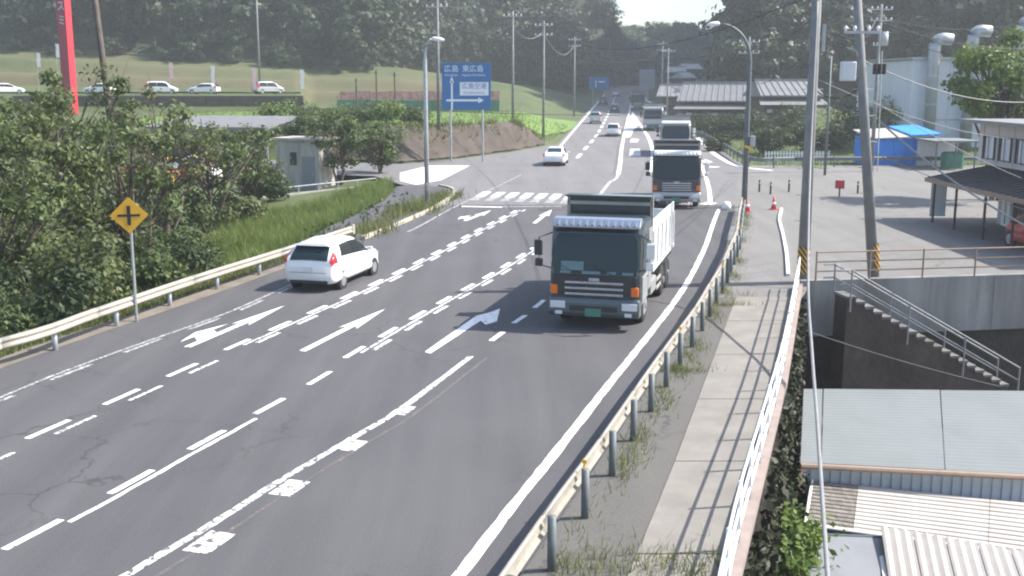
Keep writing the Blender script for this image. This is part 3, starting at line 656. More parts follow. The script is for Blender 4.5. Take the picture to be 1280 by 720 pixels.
# y 0 = tail, 1 = nose; (y, bottom, belt, top, half widths bottom/mid/top) in units of length/height/half width
HATCH = [(0, .26, .52, .56, .82, .9, .8), (.015, .2, .62, .67, .86, .96, .82), (.04, .17, .66, .76, .9, .99, .8), (.11, .16, .66, .93, .92, 1, .74), (.17, .16, .66, .97, .92, 1, .73), (.38, .16, .63, 1, .92, 1, .74), (.52, .16, .61, .98, .92, 1, .73),
         (.62, .16, .6, .88, .92, 1, .72), (.74, .16, .6, .68, .92, 1, .74), (.86, .16, .56, .6, .9, .98, .7), (.95, .17, .48, .52, .84, .9, .6), (.985, .22, .4, .43, .76, .8, .5), (1, .28, .34, .36, .66, .7, .4)]
SEDAN = [(0, .28, .5, .56, .78, .86, .72), (.02, .22, .58, .64, .86, .94, .74), (.06, .18, .63, .7, .9, .98, .74), (.14, .17, .64, .76, .92, 1, .7), (.24, .17, .64, .9, .92, 1, .7), (.36, .17, .63, .99, .92, 1, .7), (.48, .17, .62, 1, .92, 1, .7),
         (.58, .17, .61, .92, .92, 1, .7), (.71, .17, .6, .68, .92, 1, .72), (.84, .17, .56, .61, .9, .98, .7), (.95, .18, .48, .53, .82, .9, .6), (.985, .24, .42, .44, .74, .8, .5), (1, .3, .36, .38, .64, .7, .4)]
VAN = [(0, .22, .5, .56, .84, .92, .84), (.015, .18, .55, .7, .88, .97, .84), (.04, .16, .56, .9, .9, .99, .82), (.1, .15, .56, .98, .92, 1, .82), (.3, .15, .56, 1, .92, 1, .82), (.55, .15, .55, .99, .92, 1, .8),
       (.7, .15, .54, .88, .92, 1, .78), (.82, .15, .53, .62, .92, 1, .76), (.92, .16, .47, .52, .88, .95, .7), (.98, .2, .4, .43, .8, .86, .6), (1, .26, .34, .36, .72, .76, .5)]
WIN = {'hatch': (HATCH, (.013, .125), (.17, .7), (.56, .73)), 'sedan': (SEDAN, (.13, .3), (.24, .66), (.53, .7)), 'van': (VAN, (.02, .07), (.08, .74), (.66, .81))}
def make_car(label, loc, rz, kind='hatch', paint_='car_white', L=4.0, Hh=1.5, W=0.845, group=None, cat='car', detail=True):
    st, rw, sw, fw = WIN[kind]; lf_ = Loft(sc_st(st, L, Hh, W))
    t = thing('car', label, cat, loc, rz, group)
    body = lf_.body().build('body', paint_, t, smooth=True)
    lf_.patch(rw[0] * L, rw[1] * L, 4.12, 5, 0.012, 1).add(*_m(lf_.patch(rw[0] * L, rw[1] * L, 4.12, 5, 0.012, -1))).build('rear_window', 'glass_dark', t, smooth=True)
    lf_.patch(fw[0] * L, fw[1] * L, 4.1, 5, 0.012, 1).add(*_m(lf_.patch(fw[0] * L, fw[1] * L, 4.1, 5, 0.012, -1))).build('windscreen', 'glass_dark', t, smooth=True)
    for s in (1, -1):
        m0 = sw[0] + (sw[1] - sw[0]) * 0.42
        lf_.patch(sw[0] * L, (m0 - .003) * L, 3.12, 3.86, 0.012, s, 0.02 * L, taper=0.1).build('side_window', 'glass_tint', t, smooth=True)
        lf_.patch((m0 + .003) * L, sw[1] * L, 3.12, 3.86, 0.012, s, -0.03 * L, taper=0.24).build('side_window', 'glass_tint', t, smooth=True)
        lf_.patch(0.008 * L, 0.085 * L, 2.7, 3.85, 0.02, s).build('tail_light', 'lamp_red', t, smooth=True)
        lf_.patch(0.9 * L, 0.965 * L, 2.7, 3.5, 0.015, s).build('headlight', 'lamp_clear', t, smooth=True)
        p = lf_.pt(sw[1] * L, 3.1); mm = MB().box((s * (p[0] + 0.1), p[1] - 0.05, p[2] + 0.06), (0.2, 0.1, 0.14)); mm.build('mirror', paint_, t, bevel=0.03)
        for yw in (0.19, 0.82):
            r_ = 0.2 * Hh * (1.0 if Hh < 1.6 else 0.9); x = s * (W - 0.09)
            MB().tube([(s * (W - 0.12), yw * L, r_), (s * (W + 0.004), yw * L, r_)], r_ * 1.17, 20).build('wheel_arch', 'black_plastic', t)
            wheel = MB().tube([(x - s * .1, yw * L, r_), (x + s * .07, yw * L, r_), (x + s * .1, yw * L, r_)], [r_, r_, r_ * 0.9], 20).build('wheel', 'black_rubber', t, smooth=False)
            rim = MB().tube([(x + s * .1, yw * L, r_), (x + s * .104, yw * L, r_)], r_ * 0.66, 18)
            rim.build('rim', 'steel_rim', wheel)
        if detail:
            for ys_, va_, vb_ in ((.415, 1.3, 3.1), (.66, 1.3, 3.05), (.23, 2.1, 3.1)): lf_.patch((ys_ - .0025) * L, (ys_ + .0025) * L, va_, vb_, .004, s, ny=1).build('door_seam', 'black_plastic', t)
            for yh in (0.34, 0.56):
                p = lf_.pt(yh * L, 2.75); MB().box((s * (p[0] + 0.012), p[1], p[2]), (0.03, 0.18, 0.03)).build('door_handle', paint_, t)
    if kind == 'hatch' and detail:
        MB().xprism([(.11 * L, .94 * Hh), (.07 * L, .95 * Hh), (.066 * L, .93 * Hh), (.1 * L, .91 * Hh)], -W * .68, W * .68).build('roof_spoiler', paint_, t, bevel=.01)
        MB().tube([(0, .05 * L, .77 * Hh), (.32, .06 * L, .83 * Hh)], .012, 5).build('rear_wiper', 'black_plastic', t)
        MB().box((0, -.004, .4 * Hh), (W * 1.45, .012, .012)).build('bumper_seam', 'black_plastic', t)
    z = 0.47 * Hh if kind != 'van' else .4 * Hh; yq = 0.0
    MB().box((0, -0.012, z), (0.33, 0.02, 0.165)).build('licence_plate', 'plate_white', t)
    MB().box((0, 0.02, 0.21 * Hh), (W * 1.5, 0.1, 0.1)).build('bumper_valance', 'black_plastic', t, bevel=0.02)
    MB().box((0, L - 0.02, 0.3 * Hh), (W * 1.0, 0.08, 0.12)).build('grille', 'black_plastic', t, bevel=0.02)
    MB().box((0, 0.5 * L, 0.155 * Hh), (W * 1.8, 0.5 * L, 0.03)).build('underbody', 'black_plastic', t)
    return t
def _m(mb): return mb.v, mb.f
def road_rz(y, sign=1):
    dx = (interp(y + 5, RLY, RLX) - interp(y - 5, RLY, RLX)) / 10; return -math.atan(dx) + (0 if sign > 0 else math.pi)
def on_road(px, py): 
    g = G(px, py); return g
g = G(386, 365); make_car('white hatchback with dark rear window overtaking along the left guardrail', (g.x, g.y, 0), R(-14.5), 'hatch', L=4.5, Hh=1.64, W=0.9)
for px, py, kind, pt, lb, kw in ((692, 208, 'sedan', 'car_white', 'white sedan with grey rear just past the crosswalk', dict(L=4.5, Hh=1.47, W=.88)),
        (766, 171, 'hatch', 'car_white', 'white car with bright roof in the right lane beyond the crossing', dict(L=4.0, Hh=1.5, W=.85)),
        (744, 155, 'van', 'car_silver', 'small silver car in the left lane below the far blue sign', dict(L=3.6, Hh=1.7, W=.8)),
        (768, 141, 'hatch', 'car_dark', 'dark hatchback in the right lane ahead of the white car', dict(L=4.0, Hh=1.55, W=.85)),
        (754, 132, 'van', 'car_dark', 'dark boxy car in the left lane near the far bend', dict(L=4.3, Hh=1.8, W=.88)),
        (770, 121, 'van', 'car_silver', 'farthest car on the road, pale, nearly at the bend', dict(L=4.4, Hh=1.8, W=.88))):
    g = G(px, py); make_car(lb, g, road_rz(max(g.y, 112)) if g.y > 80 else R(-8.5), kind, pt, group='cars driving away', detail=False, **kw)

def make_truck(label, loc, rz, cab='truck_charcoal', visor='chrome', bed='bed_grey', style=0, scale=1.0):
    t = thing('dump_truck', label, 'truck', loc, rz, 'oncoming dump trucks'); t.scale = (scale,) * 3
    W = 1.245                                  # front faces +y at y=0
    arch = [(-1.35 + 0.62 * math.cos(a), 0.52 + 0.62 * math.sin(a)) for a in np.linspace(math.pi * 0.98, math.pi * 0.02, 9)]
    prof = [(-2.15, 0.62), (-2.15, 2.86), (-1.9, 2.95), (-0.62, 2.95), (-0.36, 2.82), (-0.2, 2.62), (-0.02, 1.55), (0.0, 1.0), (0.0, 0.62), (-0.7, 0.62)]
    prof = [(-2.15, 0.7), (-2.15, 2.86), (-1.9, 2.93), (-0.66, 2.93), (-0.4, 2.83), (-0.24, 2.62), (-0.05, 1.5), (-0.02, 1.0), (-0.02, 0.62)] + arch[::-1]
    MB().xprism(prof, -W, W).build('cab', cab, t, bevel=0.13)
    def front(y0, z0, y1, z1, x0, x1, off=0.02, inset=0.0):
        d = Vector((0, y1 - y0, z1 - z0)).normalized(); nn = Vector((0, d.z, -d.y)) * off
        return MB().add([Vector(p) + nn for p in ((x0, y0, z0), (x1, y0, z0), (x1 - inset, y1, z1), (x0 + inset, y1, z1))], [(0, 1, 2, 3)])
    ws = [(-1.12, -0.05, 1.52), (1.12, -0.05, 1.52), (1.17, -0.1, 1.8), (1.12, -0.2, 2.42), (1.02, -0.235, 2.6), (-1.02, -0.235, 2.6), (-1.12, -0.2, 2.42), (-1.17, -0.1, 1.8)]
    MB().add([(x, y + 0.025, z) for x, y, z in ws] + [(x, y - 0.05, z) for x, y, z in ws], [tuple(range(8))] + [(i, (i + 1) % 8, 8 + (i + 1) % 8, 8 + i) for i in range(8)]).build('windscreen', 'glass_dark', t)
    for x in (-0.55, 0.35): 
        MB().tube([(x, 0.0, 1.5), (x + 0.35, -0.03, 1.62), (x + 0.6, -0.045, 1.74)], 0.014, 5).build('wiper', 'black_plastic', t)
    
    if style == 0:
        MB().box((0.62, -0.045, 1.73), (0.62, 0.012, 0.24), 0, R(9.5)).build('windscreen_patch', 'patch_teal', t)  # pale teal patch just outside the glass
        for x, w_ in ((0.8, .3), (.1, .5), (-.45, .25), (-.9, .3)): MB().box((x, -0.024, 1.56), (w_, 0.012, 0.07), 0, R(9.5)).build('windscreen_glint', 'patch_teal', t)  # reflections along the foot of the glass, painted as pale strips
    v = MB()
    v.xprism([(-0.52, 2.9), (-0.5, 3.02), (-0.28, 2.98), (-0.1, 2.8), (-0.12, 2.74), (-0.3, 2.86)], -1.2, 1.2)
    vs = v.build('sun_visor', visor, t, bevel=0.02)
    for i in range(12): MB().box((-1.05 + i * 0.19, -0.165, 2.9), (0.07, 0.2, 0.05), 0, R(-45)).build('visor_rib', visor, vs)
    # front panel, grille, bumper
    MB().box((0, 0.0, 1.22), (2.3, 0.06, 0.52)).build('front_panel', 'black_plastic' if style == 0 else cab, t, bevel=0.03)
    nb = 3 if style == 0 else 4
    for i in range(nb): 
        MB().box((0, 0.05, 0.98 + i * (0.36 / nb) * 1.3), (1.6 if style == 0 else 1.5, 0.05, 0.07)).build('grille_bar', 'chrome' if style < 3 else 'truck_silver', t, bevel=0.015)
    MB().box((0, 0.05, 1.38), (0.3, 0.05, 0.1)).build('emblem', 'chrome', t, bevel=0.02)
    MB().xprism([(-0.3, 0.36), (-0.3, 0.86), (0.06, 0.88), (0.12, 0.8), (0.12, 0.46), (0.04, 0.36)], -W, W).build('bumper', 'bumper_steel' if style != 1 else 'truck_silver', t, bevel=0.1)
    MB().box((0, 0.125, 0.6), (1.3, 0.03, 0.14)).build('bumper_intake', 'black_plastic', t)
    MB().box((0, 0.14, 0.5), (0.44, 0.02, 0.22)).build('licence_plate', 'plate_green', t)
    for s in (1, -1):
        MB().box((s * 0.98, 0.115, 0.68), (0.42, 0.04, 0.2)).build('headlight', 'lamp_clear', t, bevel=0.03)
        MB().box((s * 0.95, 0.12, 0.46), (0.2, 0.03, 0.1)).build('fog_lamp', 'lamp_clear', t, bevel=0.02)
        MB().box((s * 1.1, 0.0, 1.08), (0.2, 0.1, 0.26)).build('turn_signal', 'lamp_amber', t, bevel=0.03)
        MB().add([(s * (W + .012), y, z) for y, z in ((-0.28, 1.55), (-0.45, 2.5), (-1.35, 2.5), (-1.35, 1.5))], [(0, 1, 2, 3)]).build('side_window', 'glass_dark', t)
        dr = MB().box((s * (W + .006), -0.85, 1.1), (0.03, 1.0, 0.7)).build('door', 'truck_silver' if style < 2 else cab, t, bevel=0.02)
        MB().box((s * (W + .004), -1.78, 1.75), (0.03, 0.6, 1.7)).build('cab_corner', 'truck_silver' if style < 2 else cab, t, bevel=0.02)
        MB().box((s * (W + .03), -1.2, 1.35), (0.03, 0.2, 0.05)).build('door_handle', 'chrome', dr)
        mr = MB().tube([(s * 1.2, -0.15, 2.6), (s * 1.5, 0.12, 2.5), (s * 1.5, 0.12, 1.75), (s * 1.2, -0.02, 1.65)], 0.02, 6).build('mirror_arm', 'black_plastic', t)
        MB().box((s * 1.52, 0.13, 2.22), (0.24, 0.08, 0.42), R(s * -14)).build('mirror', 'lamp_clear' if s < 0 else 'black_plastic', mr, bevel=0.03)
        MB().box((s * 1.5, 0.14, 1.82), (0.22, 0.08, 0.22), R(s * -14)).build('mirror', 'lamp_clear' if s < 0 else 'black_plastic', mr, bevel=0.03)
        # wheels
        for yw, dbl in ((-1.35, 0), (-5.35, 1), (-6.65, 1)):
            x = s * 1.05
            wh = MB().tube([(x - s * (.25 if dbl else .14), yw, 0.5), (x + s * .1, yw, 0.5), (x + s * .14, yw, 0.5)], [0.5, 0.5, 0.44], 22).build('wheel', 'black_rubber', t)
            MB().tube([(x + s * .14, yw, 0.5), (x + s * (.06 if dbl else .17), yw, 0.5)], [0.3, 0.2], 16).tube([(x + s * .05, yw, 0.5), (x + s * .19, yw, 0.5)], 0.11, 10).build('rim', 'steel_rim', wh)
        MB().box((s * 1.05, -3.2, 0.72), (0.3, 1.1, 0.45)).build('side_tank', 'truck_silver', t, bevel=0.06)
        for z in (0.5, 0.75): MB().box((s * 1.19, -4.3, z), (0.04, 1.0, 0.09)).build('side_guard', 'bed_grey', t)
        MB().box((s * 1.1, -6.0, 1.1), (0.25, 2.5, 0.05)).build('mudguard', 'black_plastic', t)
        # bed sides
        MB().box((s * 1.2, -5.0, 1.88), (0.07, 5.3, 1.1)).build('bed_side', bed, t, bevel=0.015)
        MB().box((s * 1.21, -5.0, 2.58), (0.05, 5.3, 0.3)).build('bed_side_board', 'truck_white', t, bevel=0.01)
        for i in range(6): MB().box((s * 1.25, -2.5 - i * 1.0, 1.86), (0.06, 0.09, 1.12)).build('bed_rib', bed, t)
        MB().box((s * 1.235, -5.0, 1.3), (0.08, 5.3, 0.12)).build('bed_rail', bed, t)
    MB().box((0, -4.8, 0.85), (0.9, 5.6, 0.26)).build('chassis', 'black_plastic', t)
    MB().box((0, -5.0, 1.3), (2.3, 5.3, 0.1)).build('bed_floor', bed, t)
    MB().box((0, -7.62, 1.9), (2.4, 0.07, 1.15)).build('tailgate', bed, t, bevel=0.02)
    MB().box((0, -2.4, 2.35), (2.44, 0.08, 2.1)).build('headboard', 'truck_charcoal' if style == 0 else cab, t, bevel=0.02)
    MB().box((0, -2.31, 3.2), (2.44, 0.06, 0.1)).build('headboard_rail', 'truck_silver', t)
    for s in (1, -1): MB().box((s * 1.2, -2.33, 2.4), (0.09, 0.1, 2.06)).build('headboard_post', 'bed_grey', t)
    MB().box((0, -2.2, 3.42), (2.46, 0.5, 0.06)).build('cab_guard', 'truck_charcoal', t, bevel=0.01)
    return t
def trk(px, py, heading, *a, **k):
    g = G(px, py); make_truck(a[0], (g.x, g.y, g.z), R(180) - math.atan(heading), *a[1:], **k)
trk(742, 412, 0.265, 'nearest dump truck, dark cab with ribbed silver visor and amber turn lamps', 'truck_charcoal', 'chrome', bed='truck_white', style=0, scale=1.05)
trk(845, 261, 0.13, 'second dump truck, dark plum cab with four chrome grille bars, by the lamp post', 'truck_plum', 'truck_white', style=1, scale=1.06)
trk(844, 196, 0.13, 'third dump truck, pale silver cab, right behind the plum one', 'truck_silver', 'truck_white', style=2, scale=1.05)
trk(816, 164, 0.125, 'fourth dump truck, grey cab with silver front, in the queue', 'truck_silver', 'truck_silver', style=2)
trk(797, 138, 0.12, 'last dump truck in the queue, dark boxy cab near the bend', 'truck_charcoal', 'truck_charcoal', style=3)
g = G(1268, 309); make_car('red compact car parked under the shop awning', (22.3, 43.2, 0), R(4), 'van', 'car_red', L=3.4, Hh=1.85, W=.78)

# ------------------------------------------------------------------ signs
def text_mesh(body, size, name, m, parent, loc, rot=(R(90), 0, 0), align='CENTER', sx=1.0):
    cu = bpy.data.curves.new(name, 'FONT'); cu.body = body; cu.size = size; cu.align_x = align; cu.align_y = 'CENTER'; cu.resolution_u = 2; cu.extrude = 0.004
    tmp = bpy.data.objects.new('tmp', cu); COL.objects.link(tmp); bpy.context.view_layer.update()
    me = bpy.data.meshes.new_from_object(tmp.evaluated_get(bpy.context.evaluated_depsgraph_get()))
    bpy.data.objects.remove(tmp); me.name = name; me.materials.clear()
    o = link(name, me, m, parent); o.location = loc; o.rotation_euler = rot; o.scale = (sx, 1, 1); return o
gb = P(567, 190, 92); gb.z = T(gb.x, gb.y)
c = P(583, 108, 92); 
bs = thing('direction_sign', 'large blue road direction sign with white arrows on the grass bank', 'road sign', (c.x, 92, 0), R(0))
Wd, Hd = 4.1, 3.85
MB().box((0, 0, c.z), (Wd, 0.06, Hd)).build('board', 'sign_blue', bs, bevel=0.02)
f = -0.038
text_mesh('広島', 0.62, 'lettering', 'sign_white', bs, (-1.25, f, c.z + 1.42)); text_mesh('東広島', 0.6, 'lettering', 'sign_white', bs, (0.55, f, c.z + 1.42))
text_mesh('Hiroshima', 0.27, 'lettering', 'sign_white', bs, (-1.25, f, c.z + 0.93)); text_mesh('Higashi-Hiroshima', 0.27, 'lettering', 'sign_white', bs, (0.6, f, c.z + 0.93))
MB().box((-1.22, f, c.z - 0.75), (0.16, 0.012, 2.4)).add([(-1.42, f - .006, c.z + .3), (-1.02, f - .006, c.z + .3), (-1.22, f - .006, c.z + .85)], [(0, 1, 2)]).build('arrow', 'sign_white', bs)
MB().box((-0.35, f - 0.012, c.z - 1.15), (2.7, 0.01, 0.17)).add([(1.0, f - .014, c.z - 1.4), (1.45, f - .014, c.z - 1.15), (1.0, f - .014, c.z - 0.9)], [(0, 1, 2)]).build('arrow', 'sign_white', bs)
pl = MB().box((0.65, f, c.z - 0.2), (2.4, 0.012, 1.1)).build('name_panel', 'sign_white', bs)
text_mesh('広島空港', 0.52, 'lettering', 'sign_blue', pl, (0.65, f - 0.012, c.z + 0.0)); text_mesh('Hiroshima Airport', 0.24, 'lettering', 'sign_blue', pl, (0.65, f - 0.012, c.z - 0.52))
for x in (-1.35, 1.35):
    zb = T(c.x + x, 92.2); MB().cone((x, 0.16, zb - 0.3), (x, 0.16, c.z + 1.8), 0.09, 0.09, 10).build('post', 'galvanised', bs)
# far signs
for px, py, y, w_, h_, m_, lb in ((749, 104, 235, 4.3, 2.7, 'sign_blue', 'small far blue road sign left of the road near the bend'), (809, 98.5, 300, 4.2, 5.0, 'sign_grey', 'plain grey back of a far road sign above the bend')):
    c = P(px, py, y); s_ = thing('direction_sign', lb, 'road sign', (c.x, y, 0)); MB().box((0, 0, c.z), (w_, 0.08, h_)).build('board', m_, s_, bevel=0.02)
    for x in (-w_ * .3, w_ * .3): MB().cone((x, 0.15, T(c.x + x, y) - .5), (x, 0.15, c.z + h_ * .4), 0.1, 0.1, 8).build('post', 'galvanised', s_)
    if m_ == 'sign_blue': MB().box((-0.7, -0.05, c.z - .1), (0.2, 0.012, 1.5)).build('arrow', 'sign_white', s_); MB().box((0.5, -0.05, c.z + .3), (1.4, 0.012, 0.3)).build('lettering', 'sign_white', s_)
# yellow crossroads diamond
yb_ = G(171, 402); cc = P(157, 269, yb_.y)
ds = thing('warning_sign', 'yellow diamond warning sign with black cross beside the left guardrail', 'road sign', (yb_.x, yb_.y, 0), R(14))
s = 0.53; dz = cc.z; ox = cc.x - yb_.x + 0.1
MB().add([(ox, -.06, dz - s), (ox + s, -.06, dz), (ox, -.06, dz + s), (ox - s, -.06, dz), (ox, -.03, dz - s), (ox + s, -.03, dz), (ox, -.03, dz + s), (ox - s, -.03, dz)], [(0, 1, 2, 3), (7, 6, 5, 4), (0, 4, 5, 1), (1, 5, 6, 2), (2, 6, 7, 3), (3, 7, 4, 0)]).build('sign_plate', 'sign_yellow', ds)
MB().box((ox, -.066, dz), (0.1, 0.01, 0.56)).build('crossroads_symbol', 'sign_black', ds); MB().box((ox, -.066, dz), (0.62, 0.008, 0.07)).build('crossroads_symbol', 'sign_black', ds)
o_ = 0.035
MB().tube([(0, 0.02, -0.6), (0.0, 0.02, dz + 0.1)], 0.045, 10).tube([(0, 0, dz), (ox, -.02, dz)], 0.02, 6).build('post', 'galvanised', ds)
# red sign tower
rt = P(82, 52, 120); ts = thing('sign_tower', 'tall red sign pillar with white lettering behind the left trees', 'sign', (rt.x, rt.y, 0), R(-28))
zt0 = T(rt.x, rt.y)
MB().box((0, 0, (zt0 + 18) / 2 + 0.5), (1.35, 0.75, 18 - zt0)).build('pillar', 'red_dark', ts, bevel=0.03)
MB().box((0.72, 0, (zt0 + 18) / 2 + 0.6), (0.06, 0.8, 18 - zt0)).build('side_panel', 'red_paint', ts)
for z, ch in ((16.3, 'ク'), (15.0, 'ス'), (13.5, 'ミ')): text_mesh(ch, 1.2, 'lettering', 'sign_white', ts, (0.1, -0.39, z))

# ------------------------------------------------------------------ poles, lamps, wires
def stripes_mat():
    m = bpy.data.materials.new('hazard_band'); m.use_nodes = True; MATS['hazard_band'] = m
    n = m.node_tree.nodes; l = m.node_tree.links; b = n['Principled BSDF']; b.inputs['Roughness'].default_value = 0.6
    ge = n.new('ShaderNodeTexCoord'); mp = n.new('ShaderNodeMapping'); mp.inputs['Rotation'].default_value = (0, R(35), 0)
    wv = n.new('ShaderNodeTexWave'); wv.wave_type = 'BANDS'; wv.bands_direction = 'X'; wv.inputs['Scale'].default_value = 2.6
    r_ = n.new('ShaderNodeValToRGB'); r_.color_ramp.interpolation = 'CONSTANT'; r_.color_ramp.elements[0].color = (0.02, 0.02, 0.02, 1); r_.color_ramp.elements[1].color = (0.55, 0.3, 0.03, 1); r_.color_ramp.elements[1].position = 0.5
    l.new(ge.outputs['Object'], mp.inputs[0]); l.new(mp.outputs[0], wv.inputs[0]); l.new(wv.outputs['Fac'], r_.inputs[0]); l.new(r_.outputs[0], b.inputs['Base Color'])
stripes_mat()
def pole(label, base, h, r=0.17, top=None, arms=(), band=False, m='pole_concrete', rt_=0.65, az=0.0, name='utility_pole', group='utility poles'):
    base = Vector(base); t = thing(name, label, 'pole', base, 0, group)
    tp = Vector((0, 0, h)) if top is None else Vector(top) - base
    MB().tube([(0, 0, -0.4), tp], r, 14, r * rt_).build('shaft', m, t, smooth=True)
    if band: MB().tube([tp * (0.35 / h), tp * (1.3 / h)], r * 1.03, 14, r * 1.0, cap=False).build('hazard_band', 'hazard_band', t)
    for z, wd in arms:
        c = tp * (z / tp.z); d = Vector((math.cos(az), math.sin(az), 0))
        a = MB().box(c + Vector((0, 0, 0)) + d * 0.0 + Vector((-d.y, d.x, 0)) * -(r + 0.03), (wd, 0.09, 0.09), az).build('crossarm', 'galvanised', t)
        for k in (-0.46, -0.2, 0.2, 0.46):
            q = c + d * wd * k + Vector((-d.y, d.x, 0)) * -(r + 0.03); MB().tube([q + Vector((0, 0, 0.04)), q + Vector((0, 0, 0.14)), q + Vector((0, 0, 0.22))], [0.03, 0.065, 0.03], 8).build('insulator', 'white_paint', a)
    for i in range(6):
        z = 2.2 + i * 0.9
        if z < tp.z - 0.5: q = tp * (z / tp.z); MB().tube([q + Vector((-r - .16, 0, 0)), q + Vector((r + .16, 0, 0))], 0.012, 5).build('step_bolt', 'galvanised', t)
    return t
pA = pole('upright concrete pole with striped base at the lot corner', (10.2, 37.3, 0), 13, 0.21, arms=((11.6, 1.8), (10.7, 1.8)), band=True)
MB().box((0.3, 0, 8.4), (0.1, 0.1, 0.9)).build('bracket', 'galvanised', pA)
pB = pole('leaning concrete pole with striped base behind the rusty fence', (12.95, 37.9, 0), 12.5, 0.2, top=(11.4, 37.9, 12.5), arms=((8.6, 1.2),), band=True)
MB().box((-1.45, -0.2, 7.3), (0.5, 0.3, 0.65)).build('switch_box', 'siding_white', pB, bevel=0.04)
MB().tube([(-1.1, -0.1, 7.1), (-0.8, -.1, 7.4), (-1.2, -.1, 8.0), (-1.5, -.1, 8.1)], 0.02, 6).build('bracket', 'galvanised', pB)
for i in range(3): MB().tube([(-0.55 + .16 * i, -0.24, 7.2), (-0.55 + .16 * i, -0.24, 7.55)], 0.07, 10).build('insulator', 'black_plastic', pB)
g = G(1031, 219); pole('slim far pole with lamp behind the upright pole', g, 8.6, 0.1, arms=(), m='galvanised_dull')
g = G(1089, 214); pD = pole('pole with crossarms and wires beyond the blue shed', g, 12.4, 0.16, arms=((12.0, 1.6), (11.2, 1.6), (9.4, 1.0)))
MB().tube([(0.35, 0, 9.4), (0.35, 0, 10.4)], 0.3, 14).build('transformer', 'sign_grey', pD, smooth=True)
MB().tube([(0.5, 0.1, 0), (0.3, .1, 9)], 0.05, 8).build('stay_pole', 'galvanised', pD)
def zt_of(px, py, y): return P(px, py, y).z
for px, y, tpy, r_, arms, lb in ((549, 96, -14, .16, 2, 'tall pole with crossarms behind the left lamp post'), (641, 112, 14, .15, 1, 'utility pole on the bank right of the blue sign'), (679, 118, 26, .15, 2, 'utility pole beside the road left of the white sedan lane'),
        (717, 178, 46, .16, 2, 'far utility pole near the far blue sign'), (329, 155, -30, .16, 0, 'slender pole standing behind the parked cars'), (151, 52, -70, .19, 1, 'dark slanted pole rising out of the left trees'),
        (825, 190, 52, .17, 2, 'far pole behind the fourth truck, left of a pair'), (832, 165, 60, .14, 1, 'far pole behind the third truck, right of a pair'), (931, 104, 46, .15, 2, 'utility pole directly behind the right lamp post')):
    x = (px - 640) / FPX * y * 1.0; b0 = P(px, 200, y); x = b0.x
    zb = T(x, y); zt_ = zt_of(px, tpy, y)
    pole(lb, (x, y, zb), zt_ - zb, r_, top=None if px != 151 else (x - 0.85, y, zt_), arms=[(zt_ - zb - 0.5 - 1.0 * k, 1.9) for k in range(arms)], az=R(-10), m='wood_dark' if px == 151 else 'pole_concrete')
def lamp(label, base, h, arm, r=0.11, m='galvanised', bend=1.6):
    base = Vector(base); t = thing('street_lamp', label, 'street lamp', base, 0, 'street lamps')
    dx = arm[0]; dz = arm[1]
    pts = [Vector((0, 0, h))]
    for k in range(1, 8):
        a = k / 7 * math.pi / 2; pts.append(Vector((dx * (1 - math.cos(a)), 0, h + dz * math.sin(a))))
    MB().tube([(0, 0, -0.2), (0, 0, h * 0.5), (0, 0, h)] + pts[1:], [r * 1.1, r * 0.95, r * 0.8] + [r * 0.55] * 7, 12).build('shaft', m, t, smooth=True)
    e_ = pts[-1]; sg = 1 if dx > 0 else -1
    MB().tube([e_, e_ + Vector((sg * .12, 0, .04)), e_ + Vector((sg * .5, 0, 0.0)), e_ + Vector((sg * .72, 0, -.02))], [0.05, 0.12, 0.13, 0.05], 10).build('lamp_head', 'white_paint', t, smooth=True)
    MB().cone((0, 0, -0.02), (0, 0, 0.06), r * 2.2, r * 2.2, 12).build('base_plate', 'galvanised', t)
    MB().box((0, -r, 1.1), (0.16, 0.08, 0.4)).build('service_door', m, t, bevel=0.02)
    return t
g = G(534, 258); zz = zt_of(534, 75, g.y) - g.z; lamp('grey street lamp with short curved arm on the left corner', g, zz, (0.35, 1.1), 0.13)
g = G(930, 259); zz = zt_of(938, 75, g.y) - g.z; rl_ = lamp('tall street lamp arching left over the oncoming lane', g, zz, (-1.7, 1.9), 0.15, 'galvanised_dull')
MB().box((0.1, -0.2, zt_of(930, 186, g.y)), (0.5, 0.03, 0.14), 0, 0, R(25)).build('reflective_band', 'yellow_paint', rl_); MB().box((0.3, -0.1, zt_of(937, 178, g.y)), (0.3, 0.2, 0.6)).build('control_box', 'galvanised', rl_, bevel=0.03)
def wire(label, a, b, sag=0.5, r=0.016, m='wire_black', n=14, name='overhead_wire'):
    a, b = Vector(a), Vector(b)
    pts = [a.lerp(b, i / n) - Vector((0, 0, 4 * sag * (i / n) * (1 - i / n))) for i in range(n + 1)]
    o = MB().tube(pts, r, 5).build(name, m); return tag(o, label, 'wire')
wire('thick pale cable from the leaning pole to beyond the shop on the right', P(1100, 152, 37.8), P(1300, 292, 34), 0.25, 0.035, 'wire_grey')
wire('beaded cable sloping from the leaning pole past the factory', P(1072, 72, 37.8), P(1300, 127, 45), 0.5, 0.022, 'wire_grey')
wire('pale wire sloping down in front of the shop awning', P(1090, 190, 37.8), P(1300, 268, 33), 0.1, 0.014, 'wire_grey')
wire('high wire from the upright pole toward the upper right', P(1020, -8, 37.3), P(1300, 60, 50), 0.6, 0.014)
wire('long dark wire crossing the whole road below the far blue sign', P(560, 139, 96), P(930, 142, 104), 0.25, 0.03)
wire('wire between the two poles left of the road', P(641, 34, 112), P(679, 40, 118), 0.9, 0.03, 'wire_grey')
wire('wire from the middle pole to the far left pole', P(679, 40, 118), P(717, 58, 178), 1.8, 0.04, 'wire_grey')
wire('wire running from the far left pole toward the far pair of poles', P(717, 60, 178), P(826, 66, 190), 2.0, 0.03)
